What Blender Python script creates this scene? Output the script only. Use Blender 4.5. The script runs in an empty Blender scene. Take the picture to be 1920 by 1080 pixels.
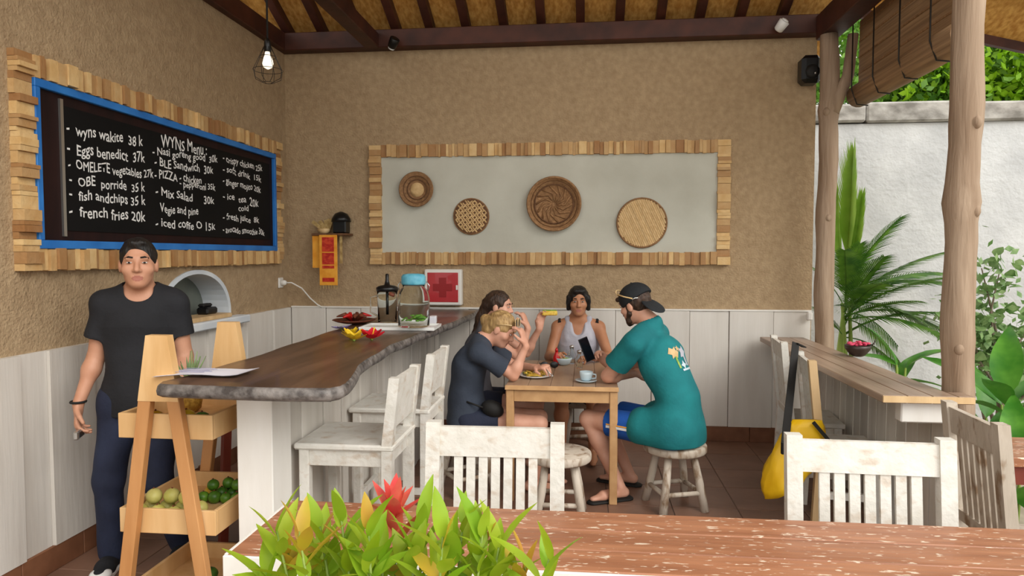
import bpy, bmesh, math, random
import numpy as np
from mathutils import Vector, Matrix
from mathutils.bvhtree import BVHTree
random.seed(7)
scn = bpy.context.scene
COL = scn.collection
# ------------------------------------------------------------------ camera
FPX, PSI, PIT, CH = 1290.0, 0.1071, 0.0493, 1.58
cam_d = bpy.data.cameras.new('camera'); cam = bpy.data.objects.new('camera', cam_d); COL.objects.link(cam)
cam_d.sensor_fit = 'HORIZONTAL'; cam_d.sensor_width = 36.0; cam_d.lens = 36.0 * FPX / 1920.0
cam_d.clip_start = 0.05; cam_d.clip_end = 200
cam.location = (0, 0, CH)
cam.rotation_euler = (math.pi / 2 - PIT, 0, PSI)
scn.camera = cam
# ------------------------------------------------------------------ light
world = bpy.data.worlds.new('sky'); scn.world = world; world.use_nodes = True
wn = world.node_tree.nodes; bg = wn['Background']
bg.inputs['Color'].default_value = (1.0, 0.995, 0.96, 1); bg.inputs['Strength'].default_value = 1.0
sun_d = bpy.data.lights.new('sun', 'SUN'); sun = bpy.data.objects.new('sun', sun_d); COL.objects.link(sun)
sun_d.energy = 1.0; sun_d.angle = math.radians(40); sun_d.color = (1.0, 0.96, 0.9)
sun.rotation_euler = (math.radians(52), 0, math.radians(50))     # hazy sun, behind the camera to the right
vs = scn.view_settings
vs.view_transform = 'Standard'; vs.look = 'None'; vs.gamma = 1.0; vs.use_curve_mapping = False
vs.exposure = 0.98
# ------------------------------------------------------------------ pixel helpers
_c, _s, _cp, _sp = math.cos(PSI), math.sin(PSI), math.cos(PIT), math.sin(PIT)
def ray(x, y):
    u = (x - 960) / FPX; v = (540 - y) / FPX
    z0 = _cp + v * _sp; Z = -_sp + v * _cp
    return Vector((u * _c - z0 * _s, u * _s + z0 * _c, Z))
CAMP = Vector((0, 0, CH))
def atX(x, y, X): d = ray(x, y); return CAMP + d * (X / d.x)
def atY(x, y, Y): d = ray(x, y); return CAMP + d * (Y / d.y)
def atZ(x, y, Z): d = ray(x, y); return CAMP + d * ((Z - CH) / d.z)
# ------------------------------------------------------------------ tagging
def tag(o, label=None, cat=None, group=None, kind=None):
    if label: o['label'] = label
    if cat: o['category'] = cat
    if group: o['group'] = group
    if kind: o['kind'] = kind
    return o
def empty(name, loc=(0, 0, 0), rz=0.0, label=None, cat=None, group=None):
    o = bpy.data.objects.new(name, None); COL.objects.link(o)
    o.empty_display_size = 0.05; o.location = loc; o.rotation_euler = (0, 0, rz)
    return tag(o, label, cat, group)
def link(name, me, m=None, parent=None, loc=None, rot=None, scale=None):
    if m is not None and len(me.materials) == 0: me.materials.append(m)
    o = bpy.data.objects.new(name, me); COL.objects.link(o)
    if parent is not None: o.parent = parent
    if loc is not None: o.location = loc
    if rot is not None: o.rotation_euler = rot
    if scale is not None: o.scale = scale
    return o
def copy_tree(o, parent=None):
    c = o.copy(); COL.objects.link(c); c.parent = parent
    for ch in list(o.children): copy_tree(ch, c)
    return c
# ------------------------------------------------------------------ mesh builder
class MB:
    def __init__(s): s.v = []; s.f = []; s.sm = []; s.mi = []
    def add(s, vs_, fs, smooth=False, mi=0):
        n = len(s.v); s.v += [tuple(p) for p in vs_]
        s.f += [tuple(i + n for i in f) for f in fs]; s.sm += [smooth] * len(fs); s.mi += [mi] * len(fs)
        return s
    def box(s, x0, x1, y0, y1, z0, z1, M=None, bev=0.0, mi=0):
        if bev > 0:
            b = min(bev, (x1 - x0) * .45, (y1 - y0) * .45, (z1 - z0) * .45)
            bm = bmesh.new(); bmesh.ops.create_cube(bm, size=1)
            for v in bm.verts:
                v.co = Vector((x0 + (v.co.x + .5) * (x1 - x0), y0 + (v.co.y + .5) * (y1 - y0), z0 + (v.co.z + .5) * (z1 - z0)))
            bmesh.ops.bevel(bm, geom=bm.edges[:], offset=b, segments=1, affect='EDGES', profile=.5)
            bm.verts.index_update()
            pts = [v.co.copy() for v in bm.verts]; fs = [[v.index for v in f.verts] for f in bm.faces]; bm.free()
        else:
            pts = [Vector(p) for p in ((x0,y0,z0),(x1,y0,z0),(x1,y1,z0),(x0,y1,z0),(x0,y0,z1),(x1,y0,z1),(x1,y1,z1),(x0,y1,z1))]
            fs = [(0,3,2,1),(4,5,6,7),(0,1,5,4),(1,2,6,5),(2,3,7,6),(3,0,4,7)]
        if M is not None: pts = [M @ p for p in pts]
        return s.add(pts, fs, False, mi)
    def beam(s, a, b, w, h, up=(0, 0, 1), bev=0.0, mi=0):
        a = Vector(a); b = Vector(b); d = b - a; L = d.length; d.normalize()
        u = Vector(up); r = d.cross(u)
        if r.length < 1e-4: r = d.cross(Vector((1, 0, 0)))
        r.normalize(); u = r.cross(d)
        M = Matrix((r, d, u)).transposed().to_4x4(); M.translation = a
        return s.box(-w / 2, w / 2, 0, L, -h / 2, h / 2, M, bev, mi)
    def tube(s, path, radii, n=10, cap=True, mi=0, jit=0.0, smooth=True):
        path = [Vector(p) for p in path]
        if not hasattr(radii, '__len__'): radii = [radii] * len(path)
        vs_ = []; fs = []; ref = None
        for i, p in enumerate(path):
            if i == 0: t = path[1] - p
            elif i == len(path) - 1: t = p - path[i - 1]
            else: t = path[i + 1] - path[i - 1]
            t.normalize()
            if ref is None: ref = Vector((0, 0, 1)) if abs(t.z) < .9 else Vector((1, 0, 0))
            r = t.cross(ref)
            if r.length < 1e-5: r = t.cross(Vector((.3, 1, .2)))
            r.normalize(); ref = r.cross(t)
            for k in range(n):
                a = 2 * math.pi * k / n; q = radii[i] * (1 + (random.uniform(-jit, jit) if jit else 0))
                vs_.append(p + r * (math.cos(a) * q) + ref * (math.sin(a) * q))
        for i in range(len(path) - 1):
            for k in range(n):
                k2 = (k + 1) % n; fs.append((i * n + k, i * n + k2, (i + 1) * n + k2, (i + 1) * n + k))
        s.add(vs_, fs, smooth, mi)
        if cap:
            m = len(s.v) - len(vs_)
            s.f.append(tuple(m + k for k in reversed(range(n)))); s.sm.append(False); s.mi.append(mi)
            e = m + (len(path) - 1) * n
            s.f.append(tuple(e + k for k in range(n))); s.sm.append(False); s.mi.append(mi)
        return s
    def lathe(s, prof, n=24, loc=(0, 0, 0), mi=0, smooth=True, M=None, capb=True, capt=True):
        loc = Vector(loc); vs_ = []; fs = []
        for r, z in prof:
            for k in range(n):
                a = 2 * math.pi * k / n; p = Vector((r * math.cos(a), r * math.sin(a), z))
                if M is not None: p = M @ p
                vs_.append(p + loc)
        for i in range(len(prof) - 1):
            for k in range(n):
                k2 = (k + 1) % n; fs.append((i * n + k, i * n + k2, (i + 1) * n + k2, (i + 1) * n + k))
        if capb: fs.append(tuple(reversed(range(n))))
        if capt: fs.append(tuple((len(prof) - 1) * n + k for k in range(n)))
        return s.add(vs_, fs, smooth, mi)
    def prism(s, pts, axis_vec, mi=0):
        n = len(pts); a = [Vector(p) for p in pts]; d = Vector(axis_vec)
        vs_ = a + [p + d for p in a]
        fs = [tuple(reversed(range(n))), tuple(range(n, 2 * n))] + [(i, (i + 1) % n, n + (i + 1) % n, n + i) for i in range(n)]
        return s.add(vs_, fs, False, mi)
    def ball(s, c, r, n=12, mi=0, M=None):
        if not hasattr(r, '__len__'): r = (r, r, r)
        prof = [(max(1e-4, math.sin(math.pi * i / (n // 2 + 2))), -math.cos(math.pi * i / (n // 2 + 2))) for i in range(n // 2 + 3)]
        D = Matrix.Diagonal((r[0], r[1], r[2])).to_4x4()
        return s.lathe(prof, n, c, mi, True, (M @ D) if M is not None else D, False, False)
    def mesh(s, name, mats=None, fixn=True):
        me = bpy.data.meshes.new(name); me.from_pydata(s.v, [], s.f)
        me.polygons.foreach_set('use_smooth', s.sm); me.polygons.foreach_set('material_index', s.mi)
        if fixn:
            bm = bmesh.new(); bm.from_mesh(me); bmesh.ops.recalc_face_normals(bm, faces=bm.faces[:]); bm.to_mesh(me); bm.free()
        for m in (mats if isinstance(mats, (list, tuple)) else [mats] if mats else []): me.materials.append(m)
        me.update(); return me
    def build(s, name, m, parent=None, loc=None, rot=None):
        return link(name, s.mesh(name, m), None, parent, loc, rot)
# ------------------------------------------------------------------ materials
def lin(c):
    def f(v): v = v / 255.0; return v / 12.92 if v <= .04045 else ((v + .055) / 1.055) ** 2.4
    return (f(c[0]), f(c[1]), f(c[2]), 1.0)
def M(name, c1, c2=None, scale=(4, 4, 4), detail=4, ramp=(.35, .65), rough=.6, bump=0.0, bscale=None, rnd=0.0,
      spec=.5, metal=0.0, coat=0.0, patch=None, trans=0.0, ior=1.45, emit=None, distort=0.0, hue=None, transl=0.0):
    m = bpy.data.materials.new(name); m.use_nodes = True
    nt = m.node_tree; N = nt.nodes; L = nt.links; B = N['Principled BSDF']
    B.inputs['Roughness'].default_value = rough; B.inputs['Metallic'].default_value = metal
    B.inputs['Specular IOR Level'].default_value = spec; B.inputs['Coat Weight'].default_value = coat
    B.inputs['Transmission Weight'].default_value = trans; B.inputs['IOR'].default_value = ior
    tc = N.new('ShaderNodeTexCoord')
    out = None
    def noise(sc, det=detail, off=0.0, dist=distort):
        mp = N.new('ShaderNodeMapping'); mp.inputs['Scale'].default_value = sc; mp.inputs['Location'].default_value = (off, off * .7, off * 1.3)
        L.new(tc.outputs['Object'], mp.inputs['Vector'])
        if rnd:
            oi = N.new('ShaderNodeObjectInfo'); ml = N.new('ShaderNodeMath'); ml.operation = 'MULTIPLY'; ml.inputs[1].default_value = 37.0
            L.new(oi.outputs['Random'], ml.inputs[0]); ad = N.new('ShaderNodeVectorMath'); ad.operation = 'ADD'
            L.new(mp.outputs[0], ad.inputs[0]); L.new(ml.outputs[0], ad.inputs[1]); vec = ad.outputs[0]
        else: vec = mp.outputs[0]
        nz = N.new('ShaderNodeTexNoise'); nz.inputs['Scale'].default_value = 1.0; nz.inputs['Detail'].default_value = det; nz.inputs['Distortion'].default_value = dist
        L.new(vec, nz.inputs['Vector']); return nz.outputs['Fac']
    def ramped(fac, a, b, ca, cb):
        r = N.new('ShaderNodeValToRGB'); e = r.color_ramp.elements
        e[0].position = a; e[1].position = b; e[0].color = ca; e[1].color = cb
        L.new(fac, r.inputs['Fac']); return r.outputs['Color']
    def mix(fac, a, b, mode='MIX'):
        x = N.new('ShaderNodeMix'); x.data_type = 'RGBA'; x.blend_type = mode
        if hasattr(fac, 'is_linked'): L.new(fac, x.inputs[0])
        else: x.inputs[0].default_value = fac
        for sck, val in ((x.inputs[6], a), (x.inputs[7], b)):
            if hasattr(val, 'is_linked'): L.new(val, sck)
            else: sck.default_value = val
        return x.outputs[2]
    fac = None
    if c2 is not None:
        fac = noise(scale); out = ramped(fac, ramp[0], ramp[1], lin(c1), lin(c2))
    else: out = lin(c1)
    if hue is not None:      # a second colour chosen per object
        oi = N.new('ShaderNodeObjectInfo')
        out = mix(ramped(oi.outputs['Random'], .0, 1.0, (0, 0, 0, 1), (1, 1, 1, 1)), out, mix(.85, out, lin(hue)))
    if patch is not None:    # (colour, scale, lo, hi): worn patches with a shape of their own
        f2 = noise(patch[1], 5, 3.7, .3)
        k = ramped(f2, patch[2], patch[3], (0, 0, 0, 1), (1, 1, 1, 1)); out = mix(k, out, lin(patch[0]))
    if rnd:
        oi = N.new('ShaderNodeObjectInfo'); mr = N.new('ShaderNodeMapRange'); mr.inputs[3].default_value = 1 - rnd; mr.inputs[4].default_value = 1 + rnd * .6
        L.new(oi.outputs['Random'], mr.inputs[0]); hs = N.new('ShaderNodeHueSaturation'); L.new(mr.outputs[0], hs.inputs['Value'])
        if hasattr(out, 'is_linked'): L.new(out, hs.inputs['Color'])
        else: hs.inputs['Color'].default_value = out
        out = hs.outputs['Color']
    if hasattr(out, 'is_linked'): L.new(out, B.inputs['Base Color'])
    else: B.inputs['Base Color'].default_value = out
    if bump:
        bf = noise(bscale or scale, 5, 1.1); bp = N.new('ShaderNodeBump'); bp.inputs['Strength'].default_value = bump; bp.inputs['Distance'].default_value = .01
        L.new(bf, bp.inputs['Height']); L.new(bp.outputs[0], B.inputs['Normal'])
    if emit: B.inputs['Emission Color'].default_value = lin(emit[0]); B.inputs['Emission Strength'].default_value = emit[1]
    if transl:
        tr = N.new('ShaderNodeBsdfTranslucent'); ms = N.new('ShaderNodeMixShader'); ms.inputs[0].default_value = transl
        if hasattr(out, 'is_linked'): L.new(out, tr.inputs['Color'])
        else: tr.inputs['Color'].default_value = out
        o_ = N['Material Output']; L.new(B.outputs[0], ms.inputs[1]); L.new(tr.outputs[0], ms.inputs[2]); L.new(ms.outputs[0], o_.inputs['Surface'])
    return m
MT = {}
MT['plaster'] = M('tan plaster', (160, 136, 105), (179, 155, 122), (22, 22, 22), 8, (.3, .7), .95, 1.0, (60, 60, 60))
MT['wainscot'] = M('whitewashed plank', (205, 199, 190), (226, 222, 215), (5, 5, .8), 5, (.3, .7), .6, .25, (30, 30, 2), rnd=.07)
MT['bar_plank'] = M('grey whitewashed plank', (196, 190, 180), (224, 219, 211), (9, 9, .8), 5, (.3, .7), .6, .25, (30, 30, 2), rnd=.08)
MT['paint'] = M('white painted wood', (226, 222, 214), (238, 236, 231), (8, 8, 2), 5, (.3, .7), .55, .2, (20, 20, 4))
MT['distress'] = M('distressed white paint', (212, 209, 200), (226, 223, 216), (14, 14, 14), 5, (.3, .7), .6, .35, (40, 40, 40), rnd=.04, patch=((196, 180, 162), (16, 16, 26), .54, .76))
MT['distress2'] = M('worn grey paint', (186, 174, 158), (205, 194, 180), (14, 14, 6), 5, (.3, .7), .65, .35, (40, 40, 12), rnd=.06, patch=((140, 116, 92), (18, 18, 8), .52, .66))
MT['rawwood'] = M('pale raw wood', (198, 164, 118), (222, 192, 146), (14, 14, 2), 5, (.3, .7), .6, .2, (40, 40, 4), rnd=.06)
MT['block'] = M('offcut block', (222, 180, 118), (238, 206, 150), (12, 12, 12), 4, (.3, .7), .65, .4, (40, 40, 40), rnd=.12, hue=(128, 78, 38))
MT['cream'] = M('cream stick', (205, 172, 120), (222, 194, 146), (20, 20, 5), 4, rough=.6, rnd=.1)
MT['slab'] = M('dark live edge wood', (66, 48, 38), (112, 84, 66), (9, 1.1, 9), 7, (.3, .7), .34, .12, (40, 4, 40), coat=.12, distort=.8)
MT['bark'] = M('bark edge', (64, 58, 56), (132, 126, 122), (22, 22, 26), 6, (.35, .68), .6, .7, (40, 40, 40), coat=.2)
MT['log'] = M('weathered log', (134, 110, 88), (176, 154, 132), (14, 14, 1.2), 6, (.3, .7), .8, .8, (40, 40, 3), distort=.6)
MT['beam'] = M('dark red brown timber', (52, 24, 16), (82, 42, 28), (6, 6, 6), 5, (.3, .7), .55, .2, (12, 12, 12))
MT['mat'] = M('woven thatch mat', (176, 122, 52), (214, 164, 88), (34, 14, 20), 6, (.35, .65), .9, .8, (60, 20, 40), rnd=.05)
MT['tile'] = M('brown floor tile', (112, 82, 66), (140, 106, 88), (4, 4, 4), 6, (.3, .7), .45, .15, (14, 14, 14), rnd=.08)
MT['grout'] = M('grout', (92, 74, 62), (110, 90, 78), (20, 20, 20), 3, rough=.9)
MT['skirt'] = M('terracotta skirting', (110, 70, 48), (134, 90, 64), (6, 6, 6), 4, rough=.55, rnd=.06)
MT['blue'] = M('blue paint', (32, 108, 186), (48, 126, 204), (6, 6, 6), 3, rough=.5)
MT['chalk'] = M('chalkboard', (9, 9, 9), (19, 18, 18), (3, 3, 3), 5, (.3, .8), .8, spec=.25)
MT['darkred'] = M('dark maroon board', (28, 12, 11), (40, 18, 15), (3, 12, 3), 5, rough=.7, spec=.3)
MT['white'] = M('white chalk', (232, 232, 230), rough=.9)
MT['panel'] = M('pale grey canvas', (182, 181, 168), (200, 200, 188), (2.2, 2.2, 2.2), 5, (.3, .7), .85, .15, (18, 18, 18))
MT['gwall'] = M('white garden render', (184, 185, 186), (210, 211, 211), (2.5, 2.5, 2.5), 8, (.3, .7), .95, 1.0, (22, 22, 22))
MT['coping'] = M('grey concrete', (120, 116, 110), (176, 172, 166), (6, 6, 9), 6, (.35, .65), .9, .7, (14, 14, 20))
MT['soil'] = M('garden gravel paled for bounce', (150, 140, 122), (178, 168, 148), (5, 5, 5), 6, rough=.95, bump=.6)  # ground made paler than soil so it bounces light into the room
MT['black'] = M('black plastic', (16, 16, 17), rough=.35)
MT['rubber'] = M('black webbing', (24, 23, 22), rough=.7)
MT['whitep'] = M('white plastic', (228, 226, 220), rough=.35)
MT['steel'] = M('brushed steel', (190, 190, 188), rough=.3, metal=.9)
MT['wire'] = M('dark wire', (44, 40, 36), rough=.4, metal=.6)
MT['red'] = M('red acrylic', (178, 36, 44), rough=.3, coat=.3)
MT['red2'] = M('deep red cross', (146, 16, 22), rough=.35)
MT['glass'] = M('clear glass', (248, 252, 250), rough=.02, trans=1.0, ior=1.14)
MT['lidblue'] = M('sea blue lid', (70, 150, 178), (110, 184, 204), (20, 20, 20), 3, rough=.4)
MT['mint'] = M('mint leaves', (72, 128, 40), (120, 168, 60), (50, 50, 50), 3, rough=.5)
MT['paper'] = M('white paper', (222, 222, 232), rough=.8)
MT['ink'] = M('blue ink', (150, 152, 190), rough=.8)
MT['yellow'] = M('yellow petal', (238, 196, 30), (248, 220, 70), (40, 40, 40), 2, rough=.5, transl=.2)
MT['scarlet'] = M('red petal', (206, 24, 44), (232, 54, 66), (30, 30, 30), 2, rough=.5, transl=.2)
MT['violet'] = M('violet petal', (120, 108, 170), (160, 150, 200), (30, 30, 30), 2, rough=.5, transl=.2)
MT['plumbrown'] = M('dried brown leaf', (86, 42, 26), (124, 62, 38), (30, 30, 30), 3, rough=.6)
MT['basket'] = M('brown rattan', (124, 90, 58), (164, 124, 84), (40, 40, 40), 4, (.3, .7), .75, .6, (70, 70, 70), rnd=.1)
MT['basket_pale'] = M('pale rattan', (196, 160, 108), (220, 188, 138), (24, 24, 24), 4, (.3, .7), .7, .4, (60, 60, 60), rnd=.12)
MT['basket_dark'] = M('dark rattan', (88, 58, 36), (120, 84, 54), (40, 40, 40), 4, (.3, .7), .75, .5, (70, 70, 70))
MT['blind'] = M('bamboo blind', (124, 96, 68), (172, 138, 100), (1.4, 1.4, 60), 5, (.3, .7), .75, .5, (3, 3, 90), rnd=.08)
MT['table'] = M('worn red brown table', (146, 94, 66), (184, 128, 94), (2.2, 22, 22), 7, (.3, .7), .42, .3, (6, 50, 50), coat=.1, rnd=.05, patch=((226, 206, 184), (26, 90, 60), .615, .66))
MT['edgewhite'] = M('chipped white edge', (230, 227, 220), (240, 238, 234), (8, 8, 8), 4, rough=.5, patch=((170, 120, 86), (14, 14, 24), .66, .74))
MT['dining'] = M('light brown table wood', (182, 138, 92), (208, 166, 118), (10, 2, 10), 5, (.3, .7), .5, .15, (30, 6, 30), rnd=.05)
MT['diningtop'] = M('grey brown table top', (150, 122, 98), (182, 152, 124), (10, 2, 10), 5, (.3, .7), .4, .15, (30, 6, 30), rnd=.05)
MT['stand'] = M('honey pine', (208, 164, 108), (226, 188, 136), (12, 12, 2.5), 5, (.3, .7), .5, .15, (40, 40, 4), rnd=.04)
MT['standleg'] = M('orange pine', (184, 128, 76), (204, 150, 96), (14, 14, 2), 5, (.3, .7), .5, .15, (40, 40, 4), rnd=.04)
MT['maroon'] = M('red brown stool', (112, 46, 34), (134, 60, 44), (8, 8, 3), 4, rough=.5)
MT['ctop'] = M('grey brown plank top', (136, 112, 94), (172, 148, 128), (16, 1.4, 16), 6, (.3, .7), .4, .2, (40, 5, 40), coat=.1)
MT['lime'] = M('green lime', (58, 104, 26), (96, 140, 40), (20, 20, 20), 3, rough=.4, rnd=.15)
MT['pear'] = M('yellow green fruit', (178, 172, 84), (206, 198, 118), (20, 20, 20), 3, rough=.45, rnd=.1)
MT['gold'] = M('golden fruit', (206, 164, 26), (226, 194, 52), (20, 20, 20), 3, rough=.4, rnd=.1)
MT['avo'] = M('avocado skin', (46, 84, 28), (80, 122, 44), (24, 24, 24), 4, rough=.45, bump=.3, rnd=.15)
MT['pine'] = M('pineapple skin', (150, 110, 36), (190, 150, 60), (60, 60, 60), 3, rough=.6, bump=.6)
MT['pineleaf'] = M('grey green leaf', (104, 132, 84), (146, 168, 116), (12, 12, 12), 3, rough=.5, rnd=.1)
MT['dryyellow'] = M('yellow dry bag', (226, 176, 10), (240, 196, 30), (5, 5, 5), 3, rough=.4, bump=.3)
MT['leaf'] = M('lime leaf', (168, 196, 34), (206, 222, 74), (8, 8, 8), 3, rough=.42, rnd=.14, hue=(128, 176, 40), transl=.4)
MT['leaf_or'] = M('orange tinted leaf', (206, 186, 52), (214, 160, 70), (10, 10, 10), 3, rough=.42, rnd=.1, transl=.35)
MT['bract'] = M('coral bract', (228, 84, 84), (240, 134, 104), (16, 16, 16), 3, rough=.45, rnd=.1, transl=.3)
MT['stem'] = M('green stem', (116, 142, 50), (140, 160, 70), (20, 20, 4), 3, rough=.5)
MT['palm'] = M('palm leaflet', (48, 94, 28), (104, 146, 48), (5, 5, 5), 3, rough=.45, rnd=.15, transl=.25)
MT['palm_new'] = M('young palm leaflet', (130, 172, 52), (158, 192, 78), (5, 5, 5), 3, rough=.45, transl=.3)
MT['broad'] = M('broad leaf', (58, 122, 34), (98, 158, 56), (6, 6, 6), 3, rough=.4, rnd=.15, transl=.25)
MT['shrubleaf'] = M('variegated leaf', (96, 140, 70), (160, 190, 128), (14, 14, 14), 4, (.35, .65), .5, rnd=.15, transl=.25)
MT['treeleaf'] = M('bright tree leaf', (92, 150, 20), (160, 204, 40), (1.5, 1.5, 1.5), 4, (.3, .7), .5, transl=.4)
MT['treeleaf2'] = M('deep tree leaf', (56, 108, 30), (120, 164, 60), (1.5, 1.5, 1.5), 4, (.3, .7), .5, transl=.35)
MT['root'] = M('grey root bark', (100, 88, 74), (138, 124, 106), (14, 14, 6), 5, rough=.85, bump=.6)
MT['pot'] = M('terracotta pot', (150, 92, 66), (172, 112, 84), (8, 8, 8), 4, rough=.8)
MT['ceramic'] = M('white ceramic', (232, 232, 230), rough=.2)
MT['ceramic_blue'] = M('pale blue ceramic', (196, 214, 222), rough=.25)
MT['food'] = M('yellow noodles', (216, 170, 48), (232, 202, 96), (60, 60, 60), 4, rough=.5, bump=.7)
MT['greens'] = M('salad greens', (104, 150, 50), (160, 186, 90), (50, 50, 50), 4, rough=.5)
MT['ketchup'] = M('red sauce', (190, 24, 26), rough=.3)
MT['coconut'] = M('dark coconut shell', (48, 36, 32), (66, 52, 46), (20, 20, 20), 3, rough=.4)
MT['pinkpetal'] = M('pink petals', (200, 50, 86), (226, 84, 116), (50, 50, 50), 3, rough=.5, bump=.5)
MT['cloth_or'] = M('orange cloth', (224, 148, 40), (238, 170, 62), (14, 14, 14), 3, rough=.8)
MT['cloth_red'] = M('red print cloth', (176, 34, 26), (206, 70, 40), (26, 26, 40), 4, (.4, .6), .8)
MT['straw'] = M('dry palm straw', (150, 122, 72), (190, 164, 110), (30, 30, 30), 3, rough=.8)
MT['niche'] = M('blue white render', (206, 214, 222), (224, 230, 235), (4, 4, 4), 4, rough=.8, bump=.2)
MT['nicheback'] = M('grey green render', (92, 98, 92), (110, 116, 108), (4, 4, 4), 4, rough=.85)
MT['screen'] = M('dark phone glass', (14, 16, 22), rough=.12)
MT['bulb'] = M('frosted bulb', (240, 236, 222), rough=.25, emit=((255, 240, 214), .6))
MT['spot'] = M('white lamp housing', (226, 226, 224), rough=.4)
# people
def skin(n, a, b): return M(n, a, b, (10, 10, 10), 4, (.3, .7), .5, .08, (120, 120, 120))
MT['skin_tan'] = skin('warm tan skin', (188, 134, 106), (202, 150, 122))
MT['skin_fair'] = skin('fair pink skin', (206, 150, 124), (220, 168, 144))
MT['skin_bronze'] = skin('bronze skin', (168, 114, 82), (186, 132, 98))
MT['lip'] = M('lip', (166, 104, 88), rough=.45)
MT['eyewhite'] = M('eye white', (196, 188, 180), rough=.2)
MT['iris'] = M('dark iris', (28, 20, 16), rough=.15)
MT['hair_black'] = M('black hair', (16, 13, 12), (30, 25, 22), (60, 60, 10), 4, rough=.5, bump=.6, bscale=(120, 120, 16))
MT['hair_brown'] = M('dark brown hair', (44, 30, 22), (72, 50, 36), (60, 60, 8), 4, rough=.5, bump=.7, bscale=(120, 120, 14))
MT['hair_blond'] = M('dark blond hair', (140, 108, 66), (190, 156, 104), (60, 60, 10), 4, rough=.5, bump=.7, bscale=(120, 120, 14))
def cloth(n, a, b, bs=60): return M(n, a, b, (7, 7, 7), 4, (.3, .7), .85, .25, (bs, bs, bs))
MT['tee_black'] = cloth('black cotton', (22, 23, 27), (32, 33, 38))
MT['denim'] = cloth('navy denim', (24, 30, 50), (38, 46, 70))
MT['tee_navy'] = cloth('slate navy cotton', (46, 54, 68), (60, 68, 82))
MT['shorts_navy'] = cloth('navy shorts cloth', (30, 36, 54), (42, 48, 68))
MT['tee_teal'] = cloth('teal cotton', (10, 104, 110), (22, 124, 128))
MT['shorts_blue'] = cloth('royal blue board shorts', (16, 72, 152), (26, 88, 172))
MT['tank_grey'] = cloth('pale grey jersey', (168, 168, 180), (188, 188, 198))
MT['tee_grey'] = cloth('charcoal grey jersey', (84, 84, 92), (104, 104, 112))
MT['cap'] = cloth('black cap cloth', (20, 22, 26), (34, 38, 42))
MT['strap'] = cloth('black jersey', (20, 20, 22), (28, 28, 30))
# ================================================================== THE SETTING
WY, WX, RX, WH = 5.92, -2.6575, 1.88, 3.34
WAIN, SKB = 1.105, 0.126
def struct(name, mb, m, parent=None):
    o = mb.build(name, m, parent)
    if parent is None: o['kind'] = 'structure'
    return o
floor = struct('floor', MB().box(-2.9, 2.2, -1.5, 6.1, -.12, -.004), MT['grout'])
ts = .40
tile_me = MB().box(.003, ts - .003, .003, ts - .003, -.01, 0, bev=.002).mesh('tile', MT['tile'])
for i in range(12):
    for j in range(15):
        link('tile', tile_me, None, floor, (WX + i * ts, WY - (j + 1) * ts, 0.0))
ground = struct('ground', MB().box(-12, 16, -12, 16, -.3, -.121), MT['soil'])
# --- left wall with its arched recess
NY, NW, NZ0, NH = 4.46, .44, 1.118, .355
def arch(nw, nh, n=22):
    return [(NY + nw * math.cos(math.pi * i / n), NZ0 + nh * math.sin(math.pi * i / n) ** .8) for i in range(n + 1)]
wl = MB().box(WX - .26, WX, -.3, WY + .2, -.1, WH).build('wall_left', MT['plaster']); wl['kind'] = 'structure'
cut = MB().prism([(WX - .2, y, z) for y, z in arch(NW, NH)], (.3, 0, 0)).build('cutter', MT['plaster'])
bo = wl.modifiers.new('arch', 'BOOLEAN'); bo.object = cut; bo.operation = 'DIFFERENCE'; bo.solver = 'EXACT'
dg = bpy.context.evaluated_depsgraph_get(); me2 = bpy.data.meshes.new_from_object(wl.evaluated_get(dg))
wl.modifiers.clear(); wl.data = me2; bpy.data.objects.remove(cut)
nb = MB(); a1 = arch(NW - .001, NH - .001); a2 = arch(NW - .035, NH - .03)
for i in range(len(a1) - 1):
    q = [a1[i], a1[i + 1], a2[i + 1], a2[i]]
    nb.prism([(WX - .195, y, z) for y, z in q], (.205, 0, 0))
nb.build('niche_arch', MT['niche'], wl)
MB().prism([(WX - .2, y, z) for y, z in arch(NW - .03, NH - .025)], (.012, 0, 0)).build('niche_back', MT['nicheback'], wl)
MB().box(WX - .19, WX + .10, 3.75, 5.02, 1.062, 1.118, bev=.008).build('niche_sill', MT['niche'], wl)
wb = struct('wall_back', MB().box(WX - .05, RX - .02, WY, WY + .2, -.1, WH), MT['plaster'])
# --- wainscot planks, each its own board
y = -.3; k = 0
while y < WY - .03:
    w = (.36, .17, .30, .15)[k % 4] * random.uniform(.92, 1.08); w = min(w, WY - .012 - y); pr = .034 if k % 2 == 0 else .016
    tp = 1.062 if (3.75 < y + w * .5 < 5.02) else WAIN
    d0, d1 = random.uniform(-.012, .012), random.uniform(-.012, .012)
    MB().add([(WX, y + .001, SKB), (WX + pr, y + .001 + (d0 if pr > .02 else 0), SKB), (WX + pr, y + w - .001 + (d1 if pr > .02 else 0), SKB), (WX, y + w - .001, SKB),
              (WX, y + .001, tp), (WX + pr, y + .001, tp), (WX + pr, y + w - .001, tp), (WX, y + w - .001, tp)],
             [(0,3,2,1),(4,5,6,7),(0,1,5,4),(1,2,6,5),(2,3,7,6),(3,0,4,7)]).build('plank', MT['wainscot'], wl)
    y += w; k += 1
x = WX + .04; k = 0
while x < RX - .06:
    w = .335 * random.uniform(.88, 1.1); w = min(w, RX - .03 - x); pr = .03 if k % 2 == 0 else .022
    MB().box(x + .002, x + w - .002, WY - pr, WY, SKB, WAIN, bev=.003).build('plank', MT['wainscot'], wb)
    x += w; k += 1
MB().box(WX + .04, RX - .03, WY - .036, WY, WAIN, WAIN + .012).build('cap_rail', MT['paint'], wb)
MB().box(RX - .075, RX - .03, WY - .075, WY - .036, WAIN - .07, WAIN - .0, bev=.01).build('rail_end', MT['paint'], wb)
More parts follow.
